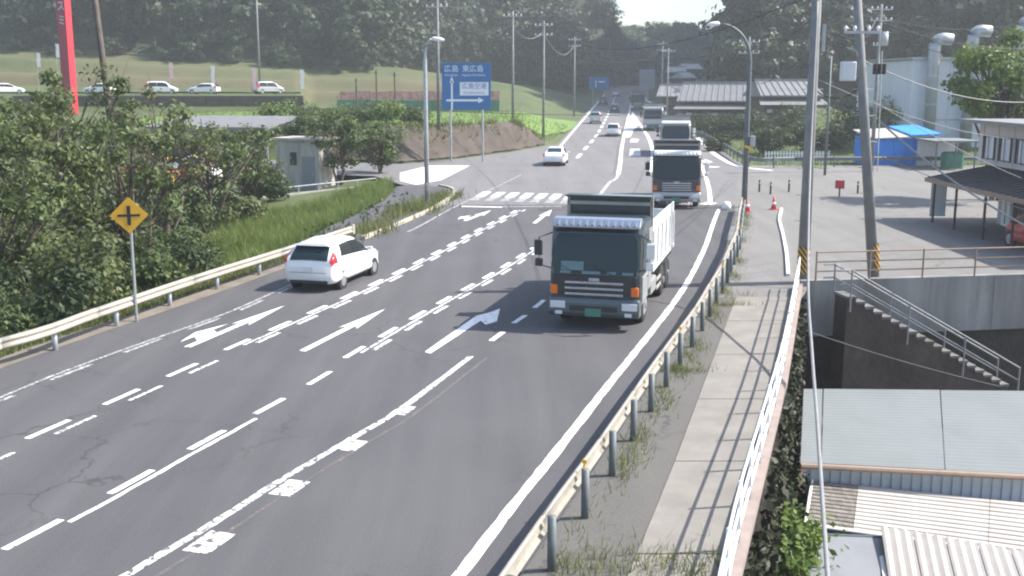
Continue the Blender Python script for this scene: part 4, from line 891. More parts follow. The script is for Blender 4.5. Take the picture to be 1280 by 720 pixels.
wire('wire from the tall pole to the pole right of the blue sign', P(549, 20, 96), P(641, 30, 112), 1.2, 0.025)
wire('wire from the pole behind the right lamp to the upright pole', P(931, 58, 104), P(1018, 20, 37.3), 0.8, 0.018)
wire('wire from the crossarm pole to the leaning pole', P(1095, 24, 78), P(1064, 30, 37.9), 0.6, 0.016, 'wire_grey')
wire('wire from the upright pole to the crossarm pole', P(1017, 12, 37.3), P(1095, 34, 78), 0.9, 0.016)
wire('wire looping between the leaning and the upright pole', P(1015, 108, 37.3), P(1072, 112, 37.9), 0.35, 0.018)
wire('thin wire from the sidewalk fence down to the large shed', P(990, 407, 33), P(1250, 483, 31), 0.1, 0.014, 'wire_grey')
wire('upper thin wire from the crossarm pole toward the factory ducts', P(1097, 20, 78), P(1320, 18, 80), 1.0, .022)
wire('second thin wire from the crossarm pole over the factory roof', P(1097, 34, 78), P(1320, 52, 70), 1.4, .022)
wire('wire from the upright pole across the yard to the shop roof', P(1015, 96, 37.3), P(1300, 176, 52), .5, .014, 'wire_grey')
wire('steep wire from the leaning pole down to the shop', P(1078, 118, 37.9), P(1300, 232, 46), .2, .016, 'wire_grey')
wire('wire from the right street lamp area up to the upright pole top', P(935, 100, 100), P(1016, 60, 37.3), .7, .016)
wire('wire crossing high over the road to the upright pole', P(679, 30, 118), P(1016, -6, 37.3), 2.2, .018)
wire('second wire crossing over the road to the pole behind the right lamp', P(717, 62, 178), P(931, 60, 104), 1.6, .025)
cab_pts = smooth_path([P(1022, 2, 36.9), P(1013, 200, 34), P(1010, 345, 28), P(1015, 440, 24), P(1021, 520, 20.5), P(1029, 640, 16.5), P(1036, 740, 13.5), P(1045, 900, 10)], 6)
tag(MB().tube(cab_pts, 0.036, 8).build('hanging_cable', 'wire_grey', smooth=True), 'thick grey cable hanging from the upright pole down past the sheds', 'cable')

# ------------------------------------------------------------------ street furniture on the right corner
def cone_(px, py, lb, h=0.7):
    g = G(px, py); t = thing('traffic_cone', lb, 'traffic cone', g, 0.4, 'traffic cones')
    MB().box((0, 0, 0.02), (0.4, 0.4, 0.04)).build('base', 'red_paint', t, bevel=0.01)
    MB().tube([(0, 0, .04), (0, 0, h)], 0.15, 14, 0.035).build('body', 'red_paint', t, smooth=True)
    MB().tube([(0, 0, .28), (0, 0, .42)], 0.117, 14, 0.092).build('reflective_collar', 'white_paint', t, smooth=True)
cone_(967, 262, 'red traffic cone standing alone on the lot by the white kerb', 0.75); cone_(934, 265, 'red traffic cone at the foot of the right street lamp', 0.6)
for px, py, lb in ((963, 243, 'black bollard left of the small red board'), (986, 240, 'black bollard beside the slim far pole'), (949, 240, 'black bollard nearest the right street lamp'), (1072, 242, 'dark post right of the small red board')):
    g = G(px, py); t = thing('bollard', lb, 'bollard', g, 0, 'bollards at the lot mouth'); MB().tube([(0, 0, -.05), (0, 0, .7), (0, 0, .78)], [0.06, .06, .03], 10).build('shaft', 'black_plastic', t); MB().tube([(0, 0, .55), (0, 0, .64)], 0.063, 10).build('reflective_band', 'yellow_paint', t)
g = G(1049, 246); t = thing('notice_board', 'small red board on a post at the far edge of the lot', 'sign', g, R(-20)); MB().box((0, 0, .75), (0.55, 0.06, 0.5)).build('board', 'red_paint', t, bevel=.01); MB().cone((0, .06, -.05), (0, .06, .9), .05, .05, 8).build('post', 'wood_dark', t)
wk = thing('lot_kerb', 'low white kerb line curving across the lot beside the upright pole', 'kerb')
kq = smooth_path([G(*p) for p in ((977, 262), (974, 275), (978, 292), (983, 318), (985, 345))], 4)
for i in range(0, len(kq) - 1, 2): MB().sweep(kq[i:i + 3], [(-.07, -.03), (.07, -.03), (.06, .1), (-.06, .1)]).build('kerb_block', 'concrete_bright', wk)
g = G(908, 262); tag(MB().tube([g, g + Vector((0, 0, .25)), g + Vector((0, 0, .4)), g + Vector((0, 0, .45))], [.26, .25, .18, .05], 12).build('marker_stone', 'white_paint', smooth=True), 'white rounded marker stone at the end of the right guardrail', 'stone')
sg = thing('guardrail', 'grey guardrail curving along the far side of the right side road', 'guardrail')
sp = smooth_path([G(*p) for p in ((858, 168), (880, 176), (905, 190), (925, 203), (945, 210))] + [Vector((22.5, 86.5, .3)), Vector((30, 87, .3)), Vector((45, 87, .3))], 4)
for i in range(0, len(sp) - 1, 4): MB().sweep(sp[i:i + 5], [(a, b + .05) for a, b in WB]).build('beam', 'galvanised_dull', sg, smooth=True)
for p in resample(offset(sp, .12), 2.6): MB().cone(p - Vector((0, 0, .2)), p + Vector((0, 0, .85)), .06, .06, 8).build('post', 'galvanised_dull', sg)
pf = thing('picket_fence', 'low white picket fence beyond the side road, below the dark bushes', 'fence', (0, 0, 0))
p0, p1 = Vector((21.5, 92, T(21.5, 92))), Vector((27.0, 92.5, T(27, 92.5)))
for i in range(22): q = p0.lerp(p1, i / 21); MB().box(q + Vector((0, 0, .55)), (.12, .03, 1.1)).build('picket', 'white_paint', pf)
for z in (.35, .9): MB().box(p0.lerp(p1, .5) + Vector((0, .04, z)), (5.6, .03, .08), math.atan2(.5, 5.5)).build('rail', 'white_paint', pf)

# ------------------------------------------------------------------ buildings
# shop on the right
sb = thing('shop', 'pale two-storey shop with dark veranda roof and thin posts beside the lot', 'building', (1.2, 0, 0))
MB().add([(23.0, 41.5, 0), (23.0, 53.6, 0), (23.0, 53.6, 3.1), (23.0, 41.5, 3.1), (32, 53.6, 0), (32, 53.6, 3.1)], [(0, 1, 2, 3), (1, 4, 5, 2)]).build('ground_floor_wall', 'siding_pink', sb)
MB().box((27.35, 48.8, 3.9), (9.0, 14.5, 2.1)).build('upper_floor_wall', 'siding_pink', sb)
for i in range(9): MB().box((22.83, 41.9 + i * 1.7, 3.9), (0.03, 0.06, 2.08)).build('wall_batten', 'siding_pink', sb)
MB().box((27.1, 48.6, 5.02), (10.4, 15.8, 0.16)).build('upper_roof', 'roof_tile', sb)
rf = MB()
rf.add([(19.7, 41.2, 2.2), (19.7, 54.6, 2.2), (24.2, 54.6, 3.05), (24.2, 41.2, 3.05), (19.7, 41.2, 2.08), (19.7, 54.6, 2.08), (24.2, 54.6, 2.93), (24.2, 41.2, 2.93)], [(0, 1, 2, 3), (7, 6, 5, 4), (0, 4, 5, 1), (1, 5, 6, 2), (2, 6, 7, 3), (3, 7, 4, 0)])
vr = rf.build('veranda_roof', 'roof_dark', sb)
for i in range(22): MB().box((21.95, 41.5 + i * .62, 2.66), (4.5, .06, .05), 0, 0, -math.atan2(.85, 4.5)).build('roof_seam', 'roof_dark', vr)
MB().box((19.68, 47.9, 2.13), (.06, 13.5, .2)).build('fascia', 'rail_brown', vr)
for y in (53.9, 51.2, 48.0, 45.2, 42.2): MB().box((19.9, y, 1.05), (.09, .09, 2.1)).build('post', 'wood_dark', sb)
for i, (y, w_, m_) in enumerate(((52.6, .9, 'white_paint'), (50.8, 1.5, 'wood_dark'), (48.4, 1.1, 'siding_white'), (46.7, 1.3, 'rail_brown'), (45.2, .8, 'siding_white'), (43.6, 1.2, 'glass_tint'))):
    d = MB().box((22.97, y, 1.05), (.06, w_, 2.1)).build('door', m_, sb); MB().box((22.93, y, 1.1), (.03, .05, 1.9)).build('frame', 'galvanised_dull', d)
for y in (54.7, 52.9, 51.1, 49.3, 47.5):
    w0_ = MB().box((22.81, y, 3.72), (.05, 1.25, 1.15)).build('window', 'glass_dark', sb)
    for k in (-.42, .1): MB().box((22.78, y + k * .9, 3.72), (.03, .42, 1.05)).build('curtain', 'siding_white', w0_)
    for k in (-.64, 0, .64): MB().box((22.77, y + k, 3.72), (.05, .06, 1.2)).build('frame', 'galvanised_dull', w0_)
for k in range(2):
    MB().box((20.6, 55.1 + .02 * k, 1.2), (.8, .04, 2.0)).build('side_board', 'siding_white', sb) if k == 0 else None
# factory with ducts
fb = thing('factory', 'white clad factory with tall bent grey ducts behind the shop', 'building')
y0 = 100.0; xa, xb_ = P(1140, 100, y0).x, P(1420, 100, y0).x; ztop = P(1140, 80, y0).z
n = 12
for i in range(n):
    x0, x1 = xa + (xb_ - xa) * i / n, xa + (xb_ - xa) * (i + 1) / n
    MB().box(((x0 + x1) / 2, y0 + .1, ztop / 2 + .2 + .0), (x1 - x0 - .03, .2 + .01 * (i % 2), ztop + .6)).build('wall_panel', 'siding_white', fb)
MB().box(((xa + xb_) / 2, y0 + 8, ztop / 2), (xb_ - xa - .1, 15.6, ztop + .7)).build('building_core', 'siding_white', fb)
MB().box(((xa + xb_) / 2, y0 + 7.9, ztop + .5), (xb_ - xa + .5, 16.6, .2)).build('roof', 'duct', fb)
MB().box(((xa + xb_) / 2, y0 - .03, ztop * .42), (xb_ - xa, .06, .12)).build('belt_trim', 'sign_grey', fb)
for px, tpy in ((1166, 48), (1213, 38), (1272, 26)):
    x = P(px, 100, y0 - 1).x; zt_ = P(px, tpy, y0 - 1).z
    pts = [Vector((x, y0 - .9, .3)), Vector((x, y0 - .9, zt_ - .7))] + [Vector((x + .75 * (1 - math.cos(a)), y0 - .9, zt_ - .7 + .7 * math.sin(a))) for a in np.linspace(.25, math.pi / 2, 5)] + [Vector((x + 1.5, y0 - .9, zt_ - .1))]
    d = MB().tube(pts, .52, 14).build('duct', 'duct', fb, smooth=True)
    MB().tube([(x + .4, y0 - .6, zt_ - 1.2), (x + 1.7, y0 + .5, ztop + .2)], .05, 6).build('stay', 'rail_brown', d)
    for z in (2.5, 5.0, 7.5): MB().tube([(x, y0 - .9, z), (x, y0 - .9, z + .08)], .56, 14).build('flange', 'galvanised', d)
for k in range(3): MB().box((P(1180 + 9 * k, 104, y0).x, y0 - .04, P(1180, 104, y0).z), (.3, .06, .5)).build('vent', 'black_plastic', fb)
# blue shed
bl = thing('shed', 'bright blue sheeted shed with white roof across the side road', 'shed')
xb0, xb1 = P(1092, 190, 88.5).x, P(1168, 190, 88.5).x; zz = hh(88) - .2; zt_ = P(1100, 173, 88.5).z
n = 6
for i in range(n):
    x0 = xb0 + (xb1 - xb0) * i / n; w_ = (xb1 - xb0) / n
    MB().box((x0 + w_ / 2, 88.6 + .03 * (i % 2), (zz + zt_) / 2), (w_ - .02, .08, zt_ - zz)).build('wall_sheet', 'blue_tarp', bl)
MB().box((xb0 + .05, 91, (zz + zt_) / 2), (.08, 5, zt_ - zz)).build('wall_sheet', 'blue_tarp', bl); MB().box((xb1 - .05, 91, (zz + zt_) / 2 + .2), (.08, 5, zt_ - zz + .4)).build('wall_sheet', 'blue_tarp', bl)
MB().add([(xb0 - .2, 88.2, zt_ + .03), (xb1 + .1, 88.2, zt_ + .25), (xb1 + .1, 93.6, zt_ + .75), (xb0 - .2, 93.6, zt_ + .5), (xb0 - .2, 88.2, zt_ - .05), (xb1 + .1, 88.2, zt_ + .17), (xb1 + .1, 93.6, zt_ + .67), (xb0 - .2, 93.6, zt_ + .42)], [(0, 1, 2, 3), (7, 6, 5, 4), (0, 4, 5, 1), (1, 5, 6, 2), (2, 6, 7, 3), (3, 7, 4, 0)]).build('roof', 'sheet_white', bl)
MB().box((xb1 - .9, 90.9, zt_ + .55), (2.4, 5.6, .1), 0, R(5.2), R(-2.5)).build('roof_tarp', 'blue_tarp', bl)
an = thing('annex', 'grey open annex with pale flat roof between the blue shed and the shop', 'shed')
xc0, xc1 = P(1170, 190, 84).x, P(1222, 190, 84).x
MB().box(((xc0 + xc1) / 2, 86, P(1190, 177, 84).z), (xc1 - xc0 + .4, 4.4, .14)).build('roof', 'sheet_pale', an)
MB().box(((xc0 + xc1) / 2, 87.9, P(1190, 177, 84).z / 2), (xc1 - xc0, .1, P(1190, 177, 84).z - .1)).build('wall', 'siding_white', an)
for x in (xc0 + .1, (xc0 + xc1) / 2, xc1 - .1): MB().box((x, 84.2, P(1190, 177, 84).z / 2), (.1, .1, P(1190, 177, 84).z - .1)).build('post', 'galvanised_dull', an)
MB().box((xc0 + 1.9, 85.5, .8), (1.5, 1.2, 1.6)).build('stacked_goods', 'net_green', an, bevel=.2)
# traditional houses behind the trucks
def house(lb, c, w_, d_, hw, hr, rz, roofm, eave=.8, skirt=True):
    t = thing('house', lb, 'house', c, rz); z = hw
    MB().box((0, 0, z / 2 - .3), (w_, d_, z + .6)).build('wall', 'wood_dark', t)
    a, b = w_ / 2 + eave, d_ / 2 + eave; r_ = w_ * .28
    rv = [(-a, -b, z), (a, -b, z), (a, b, z), (-a, b, z), (-a + .4, 0, z + hr), (a - .4, 0, z + hr)]
    rf = MB().add(rv + [(x, y, q - .18) for x, y, q in rv[:4]], [(0, 1, 5, 4), (2, 3, 4, 5), (1, 2, 5), (3, 0, 4), (0, 6, 7, 1), (1, 7, 8, 2), (2, 8, 9, 3), (3, 9, 6, 0), (9, 8, 7, 6)]).build('roof', roofm, t)
    MB().box((0, 0, z + hr + .05), (w_ + .9, .4, .35)).build('ridge', 'roof_tile', rf)
    nr = int(w_ / .7)
    for i in range(nr):
        x = -a + .5 + (2 * a - 1) * i / (nr - 1); MB().tube([(x, -b, z + .04), (x * .96, -.1, z + hr)], .06, 5).build('tile_row', roofm, rf)
    if skirt:
        MB().add([(-a - .3, -b - 1.1, z * .62), (a + .3, -b - 1.1, z * .62), (a, -d_ / 2, z * .62 + .7), (-a, -d_ / 2, z * .62 + .7)], [(0, 1, 2, 3)]).build('eave_roof', roofm, t)
    for i in range(5):
        x = (-.4 + .2 * i) * w_; f_ = MB().box((x, -d_ / 2 - .02, z * .3), (w_ * .12, .06, z * .3)).build('window', 'glass_tint', t); MB().box((x, -d_ / 2 - .06, z * .36), (w_ * .1, .03, z * .14)).build('pane', 'siding_white' if i % 2 == 0 else 'glass_tint', f_)  # white panes are window reflections put into the colour
    return t
cx = P(896, 120, 150); house('old tiled farmhouse with layered grey roofs behind the truck queue', (cx.x, 150, T(cx.x, 150)), 8.5, 7, 2.8, 2.3, R(-14), 'roof_tile_pale')
cx = P(978, 120, 140); house('long house with pale grey roof behind the right lamp post', (cx.x, 140, T(cx.x, 140)), 6.5, 6.5, 3.0, 1.8, R(4), 'roof_tile_pale')
cx = P(850, 120, 185); house('small low house at the left end of the farmhouses', (cx.x, 185, T(cx.x, 185)), 6, 5, 2.6, 1.8, R(-10), 'roof_tile', skirt=False)
for i, (px, py, w_, y) in enumerate(((845, 88, 7, 430), (862, 84, 8, 440), (855, 95, 6, 400))):
    cx = P(px, py, y); house(('pale hamlet house far up the valley, lower left', 'pale hamlet house far up the valley, highest', 'pale hamlet house far up the valley, nearest')[i], (cx.x, y, cx.z - 4), w_, 6, 3.4, 2, R(20 * i), 'concrete_bright', .4, False)
# concrete hut on the left lot
hx = P(372, 235, 76); ht = thing('concrete_hut', 'small weathered concrete hut behind the left grass bank', 'building', (hx.x, 76, -0.5), R(-18))
MB().box((0, 1.4, 1.75), (3.4, 2.6, 3.5)).build('wall', 'concrete', ht, bevel=.02); MB().box((0, 1.4, 3.56), (3.8, 3.0, .16)).build('roof_slab', 'concrete', ht)
d = MB().box((.85, .08, 1.2), (1.0, .06, 2.3)).build('door', 'sheet_grey', ht); MB().box((1.2, .03, 1.15), (.06, .05, .2)).build('handle', 'galvanised', d)
MB().box((-.3, .08, 2.2), (.5, .05, .9)).build('window', 'glass_tint', ht)
for x in (-1.5, -.75, .1): MB().box((x, .07, 1.7), (.06, .06, 3.3)).build('pilaster', 'concrete', ht)
pw = thing('pipe_rail', 'low pipe rail on a concrete edge in front of the hut', 'fence', (0, 0, 0)); q0, q1 = P(322, 252, 70), P(470, 226, 75)
z_ = T(q0.x, 70); z2 = T(q1.x, 75)
MB().tube([(q0.x, 70, z_ + .55), (q1.x, 75, z2 + .55)], .035, 8).build('rail', 'galvanised', pw)
MB().sweep([(q0.x, 70, z_), (q1.x, 75, z2)], [(-.12, -.2), (.12, -.2), (.12, .12), (-.12, .12)]).build('edge_kerb', 'concrete', pw)
for i in range(7): 
    p = Vector((q0.x, 70, z_)).lerp(Vector((q1.x, 75, z2)), i / 6); MB().cone(p, p + Vector((0, 0, .56)), .04, .04, 8).build('post', 'galvanised', pw)
# machinery yard behind the trees
mc = thing('machinery_shed', 'open shed with grey roof behind the left trees', 'shed', (P(262, 200, 92).x, 92, T(-25, 84)), R(-10))
MB().box((0, 3, 3.6), (11, 7, .2), 0, R(6)).build('roof', 'roof_tile_pale', mc); MB().box((0, 6.2, 1.9), (10.6, .15, 3.8)).build('wall', 'siding_white', mc)
for x in (-5.2, -1.7, 1.7, 5.2): MB().box((x, 0, 1.6), (.16, .16, 3.3)).build('post', 'galvanised', mc)
def tractor(lb, px, y, col, rz):
    p = P(px, 225, y); t = thing('tractor', lb, 'tractor', (p.x, y, T(p.x, y)), rz, 'farm machines'); 
    MB().box((0, .75, .95), (.75, 1.3, .65)).build('bonnet', col, t, bevel=.08); MB().box((0, -.45, .9), (1.0, 1.1, .5)).build('body', col, t, bevel=.06)
    MB().box((0, -.55, 1.32), (.5, .45, .2)).build('seat', 'black_plastic', t, bevel=.05)
    for s in (1, -1):
        MB().tube([(s * .42, -.95, 1.1), (s * .42, -.95, 2.1)], .03, 6).build('roll_bar', 'black_plastic', t)
        wv = MB().tube([(s * .5, -.6, .55), (s * .82, -.6, .55)], .55, 18).build('wheel', 'black_rubber', t); MB().tube([(s * .82, -.6, .55), (s * .83, -.6, .55)], .28, 12).build('rim', 'yellow_paint', wv)
        wv = MB().tube([(s * .4, 1.1, .35), (s * .62, 1.1, .35)], .35, 16).build('wheel', 'black_rubber', t); MB().tube([(s * .62, 1.1, .35), (s * .63, 1.1, .35)], .18, 12).build('rim', 'yellow_paint', wv)
    MB().box((0, -.95, 2.12), (.95, .08, .08)).build('roll_bar', 'yellow_paint', t)
tractor('red tractor glimpsed left of the others behind the trees', 176, 80, 'red_paint', R(60)); tractor('orange tractor glimpsed between the tree trunks', 198, 78, 'orange_paint', R(80)); tractor('red tractor beside the white van behind the trees', 222, 79, 'red_paint', R(-60)); tractor('yellow tractor nearest the white van behind the trees', 243, 80, 'yellow_paint', R(40))
for px, y, rz_, lb, pt, k in ((272, 80, R(75), 'white van parked behind the trunks near the concrete hut', 'car_white', 'van'), (302, 83, R(100), 'white small van with bright side parked closest to the concrete hut', 'car_white', 'van'), (290, 90, R(85), 'white car parked under the open grey-roofed shed', 'car_white', 'hatch')):
    p = P(px, 225, y); make_car(lb, (p.x, p.y, T(p.x, p.y)), rz_, k, pt, L=3.9, Hh=1.9 if k == 'van' else 1.5, W=.8, group='cars parked behind the trees', detail=False)
# parked cars on the terrace and banners
for px, py, rz_, k, lb in ((9, 106, R(-60), 'hatch', 'white car at the left edge, parked on the grass terrace'), (124, 112, R(80), 'hatch', 'white car half hidden behind the slanted dark pole'), (203, 114, R(-80), 'van', 'white minivan parked on the terrace beside a pink banner'), (255, 118, R(85), 'hatch', 'white hatchback side-on, middle of the terrace row'), (336, 122, R(-50), 'van', 'silver van at the right end of the terrace row')):
    p = P(px, py, 156); p = p - Vector((-math.sin(rz_), math.cos(rz_), 0)) * 2.2; z = T(p.x, 156); make_car(lb, (p.x, p.y, z), rz_, k, 'car_silver' if 'silver' in lb else 'car_white', L=4.4, Hh=1.75 if k == 'van' else 1.5, W=.86, group='cars parked on the terrace', detail=False)
for px, tp, bt, lb, y in ((45, 66, 84, 'leftmost white banner flag near the red sign pillar', 150), (69, 55, 72, 'white banner flag right beside the red sign pillar', 150), (211, 78, 98, 'pinkish banner flag in front of the white minivan', 152), (263, 82, 104, 'white banner flag in front of the white hatchback', 152), (315, 85, 110, 'pink banner flag between hatchback and silver van', 152), (375, 87, 111, 'white banner flag right of the silver van', 152)):
    p = P(px, tp, y); b_ = P(px, bt, y); z0_ = T(p.x, y); t = thing('banner_flag', lb, 'banner', (p.x, y, z0_), 0, 'banner flags')
    MB().cone((0, 0, -.1), (0, 0, p.z - z0_ + .1), .03, .03, 6).build('pole', 'galvanised', t)
    hgt = p.z - b_.z; MB().sheet([[(.04 + .1 * math.sin(i * .8) * .4 + j * .24, .05 * math.sin(i + j), p.z - z0_ - hgt * i / 8) for j in range(3)] for i in range(9)]).build('cloth', 'banner_pink' if 'pink' in lb else 'banner_cloth', t)
# field nets, posts, bank
fn = thing('net_fence', 'faded pink and green netting on posts across the field', 'fence')
xa_, xb2 = P(422, 120, 150).x, P(625, 120, 152).x
for i in range(10):
    x0, x1 = xa_ + (xb2 - xa_) * i / 10, xa_ + (xb2 - xa_) * (i + .97) / 10; z0_ = 2.9
    MB().box(((x0 + x1) / 2, 150, z0_ + .9), (x1 - x0, .05, 1.7 - .06 * (i % 3))).build('net_panel', 'net_green', fn)
    MB().box(((x0 + x1) / 2, 152, z0_ + 2.3), (x1 - x0, .05, 1.1 + .2 * (i % 2))).build('net_panel', 'net_pink', fn)
    MB().cone((x0, 149.9, 2.7), (x0, 149.9, 5.2), .05, .05, 6).build('post', 'wood_dark', fn)
for px, tp, bt, lb in ((445, 98, 140, 'leftmost dark stake before the field nets'), (470, 87, 150, 'tallest dark stake before the field nets'), (493, 90, 152, 'dark stake nearest the lamp before the field nets')):
    y = 128; p = P(px, tp, y); z0_ = T(p.x, y); t = thing('stake', lb, 'post', (p.x, y, z0_), 0, 'stakes in the field'); MB().cone((0, 0, -.2), (0, 0, p.z - z0_), .11, .08, 8).build('shaft', 'wood_dark', t); MB().box((0, -.1, (p.z - z0_) * .93), (.35, .06, .1)).build('cleat', 'wood_dark', t)
tw = thing('terrace_wall', 'low dark retaining wall below the parked cars', 'wall'); 
for i in range(12):
    x0 = -68 + i * 3.3; MB().box((x0 + 1.63, 149.4 + .03 * (i % 2), 4.0), (3.24, .3, 2.4)).build('wall_block', 'soil', tw)
# soil bank and lawn sheets hugging the terrain
def drape(name, pts_fn, nu, nv, m, dz):
    return MB().sheet([[(lambda q: (q[0], q[1], T(q[0], q[1]) + dz + rng.uniform(-.05, .1)))(pts_fn(i / nu, j / nv)) for j in range(nv + 1)] for i in range(nu + 1)]).build(name, m, smooth=True, kind='structure')
def bank_pt(u, v):
    x = -16 + 19.5 * u; ye = interp(x, YEX, YEY); return (x, ye + .15 + 4.6 * v)
drape('soil_bank', bank_pt, 60, 12, 'soil', .14)
drape('lawn', lambda u, v: (-40 + (41 + 12 * v) * u, (104 if True else 0) + 42 * v + (0 if -40 + (41 + 12 * v) * u < -2 else (-40 + (41 + 12 * v) * u + 2) * 1.6)), 50, 24, 'lawn', .1)
drape('dry_slope', lambda u, v: (lambda y: ((-.47 + .45 * u) * y, y))(164 + 57 * v), 60, 57, 'dry_grass', .2)

# ------------------------------------------------------------------ vegetation
def quads(pos, ln, wd, nrm=None, rough=.75):
    n = len(pos); w_ = rng.normal(size=(n, 3))
    if nrm is not None: w_ = w_ * rough + nrm
    w_ /= np.linalg.norm(w_, axis=1)[:, None]
    a = rng.normal(size=(n, 3)); a -= w_ * (a * w_).sum(1)[:, None]; a /= np.linalg.norm(a, axis=1)[:, None]
    b = np.cross(w_, a)
    ln = ln * rng.uniform(.55, 1.35, n)[:, None]; wd = wd * rng.uniform(.55, 1.35, n)[:, None]
    return np.stack([pos - a * ln / 2, pos + b * wd / 2 + a * ln * .05, pos + a * ln / 2 - w_ * ln * .12, pos - b * wd / 2 + a * ln * .05], 1).reshape(-1, 3)
def crown_points(h, r, z0, nclump, nleaf, spread):
    cs = []
    while len(cs) < nclump:
        p = rng.uniform(-1, 1, 3); d = (p * p).sum()
        if d < 1 and d > .15: cs.append(p)
    cs = np.array(cs) * np.array([r, r, (h - z0) / 2]) * .88 + np.array([0, 0, (h + z0) / 2])
    wts = rng.uniform(.4, 1.8, nclump); wts /= wts.sum()
    idx = rng.choice(nclump, nleaf, p=wts); sp = spread * rng.uniform(.6, 1.4, nclump)
    off = rng.normal(size=(nleaf, 3)); off /= np.linalg.norm(off, axis=1)[:, None]; off *= (rng.random(nleaf) ** .5 * 1.7)[:, None]
    pos = cs[idx] + off * sp[idx][:, None] * np.array([1, 1, .7])
    mid = np.array([0, 0, (h + z0) / 2]); cn = (cs[idx] - mid) / np.array([r, r, (h - z0) / 2])
    return cs, pos, off * .8 + cn * .7 + np.array([0, 0, .3])
def tree(label, base, h, r, nleaf=6000, leaf=.26, nclump=34, m='leaf_near', z0=None, name='tree', spread=.55, trunk=.15, cat='tree', group=None, lean=(0, 0)):
    t = thing(name, label, cat, base, 0, group); z0 = h * .25 if z0 is None else z0
    cs, pos, nr = crown_points(h, r, z0, nclump, nleaf, spread)
    pos[:, 2] = np.maximum(pos[:, 2], 0.1)
    link('crown', npmesh('crown', quads(pos, leaf, leaf * .55, nr), 4), m, t)
    mb = MB(); fk = max(.4, z0 * .9); k = Vector((rng.uniform(-.25, .25), rng.uniform(-.2, .2), fk)); tp = Vector((rng.uniform(-.3, .3), 0, h * .85))
    mb.tube([(0, 0, -.4), k * .5 + Vector((rng.uniform(-.12, .12), 0, 0)), k, k.lerp(tp, .5) + Vector((rng.uniform(-.3, .3), rng.uniform(-.3, .3), 0)), tp], [trunk * 1.25, trunk, trunk * .85, trunk * .5, trunk * .15], 8)
    for i in range(len(cs)):
        c = Vector(cs[i]); s_ = k.lerp(tp, rng.uniform(0, .6)); md = s_.lerp(c, .5) + Vector((0, 0, -.1 * (c - s_).length)); mb.tube([s_, md, c, c + (c - md) * .35], [trunk * .4, trunk * .26, trunk * .12, trunk * .05], 5)
        for _ in range(2): mb.tube([md, c + Vector(rng.normal(size=3) * spread * .9)], trunk * .12, 4, trunk * .03)
    if h > 3.5:
        for _ in range(2):
            c = Vector(cs[rng.integers(len(cs))]); b0 = Vector((rng.uniform(-.3, .3), rng.uniform(-.3, .3), -.3)); mb.tube([b0, b0.lerp(c, .45) + Vector((rng.uniform(-.4, .4), 0, .3)), c], [trunk * .75, trunk * .5, trunk * .1], 6)
    mb.build('trunk', 'bark', t, smooth=True)
    return t
for px, y, tp, r, n, lb, kw in (
    (-25, 34, 130, 3.2, 4500, 'bushy tree cut by the left edge of the picture', {}),
    (40, 39, 88, 3.4, 4000, 'tall leafy tree nearest the left edge below the red pillar', {}),
    (90, 46, 50, 3.4, 4300, 'highest leafy tree reaching the red sign pillar', {}),
    (150, 41, 128, 2.8, 2600, 'leafy tree standing right behind the yellow diamond sign', {}),
    (205, 50, 102, 2.9, 1700, 'open-crowned tree right of the slanted dark pole', dict(z0=1.6)),
    (258, 54, 122, 3.1, 1400, 'thin spreading tree with visible trunks before the machinery yard', dict(z0=1.3)),
    (305, 60, 150, 2.7, 1400, 'small open tree left of the concrete hut', dict(z0=1.2)),
    (60, 58, 96, 3.6, 2600, 'broad tree behind the front row at far left', {}),
    (325, 66, 200, 1.3, 2600, 'dark round shrub-like tree at the left end of the pipe rail', dict(z0=.6, m='leaf_dark')),
    (428, 77, 132, 2.6, 3600, 'low tree between the concrete hut and the lamp post', dict(z0=1.0)),
    (474, 82, 150, 2.2, 2800, 'small tree beside the white apron left of the lamp post', dict(z0=.8)),
    (392, 88, 140, 2.4, 4500, 'tree rising behind the concrete hut', dict(z0=1.5))):
    p = P(px, 250, y); z = T(p.x, y); h = P(px, tp, y).z - z
    tree(lb, (p.x, y, z), h, r, n, group='roadside trees', **({'leaf': .23 if y < 50 else .28, 'nclump': 36, 'trunk': .12, 'spread': .4, 'm': 'leaf_olive' if int(px) % 3 == 1 else 'leaf_near'} | kw))
def bush(label, x, y, z, h, r, n, leaf=.2, m='leaf_near', group='bushes'):
    return tree(label, (x, y, z), h, r, n, leaf, 20, m, .1, 'bush', .33 * r, .04, 'bush', group)
for i, (px, y, h, r) in enumerate(((-10, 30.5, 2.2, 1.5), (50, 31.5, 2.4, 1.4), (105, 33, 2.3, 1.3), (205, 37, 1.9, 1.1), (245, 40, 1.7, 1.0), (20, 35, 3.0, 1.8), (130, 37, 2.8, 1.6), (190, 42, 2.2, 1.3))):
    lb = ('dark bush at the left edge just behind the guardrail', 'bush behind the guardrail left of the diamond sign', 'bush behind the guardrail at the diamond sign post', 'bush just right of the diamond sign post', 'bush behind the guardrail where the grass bank begins', 'taller dark bush under the leftmost trees', 'dark undergrowth bush beneath the diamond sign', 'undergrowth bush right of and behind the diamond sign')[i]
    p = P(px, 330, y); bush(lb, p.x, y, T(p.x, y), h * (1.0 + .3 * (i % 3)), r, 2200, .2, ('leaf_near', 'leaf_dark', 'leaf_olive')[i % 3], 'bushes behind the guardrail')
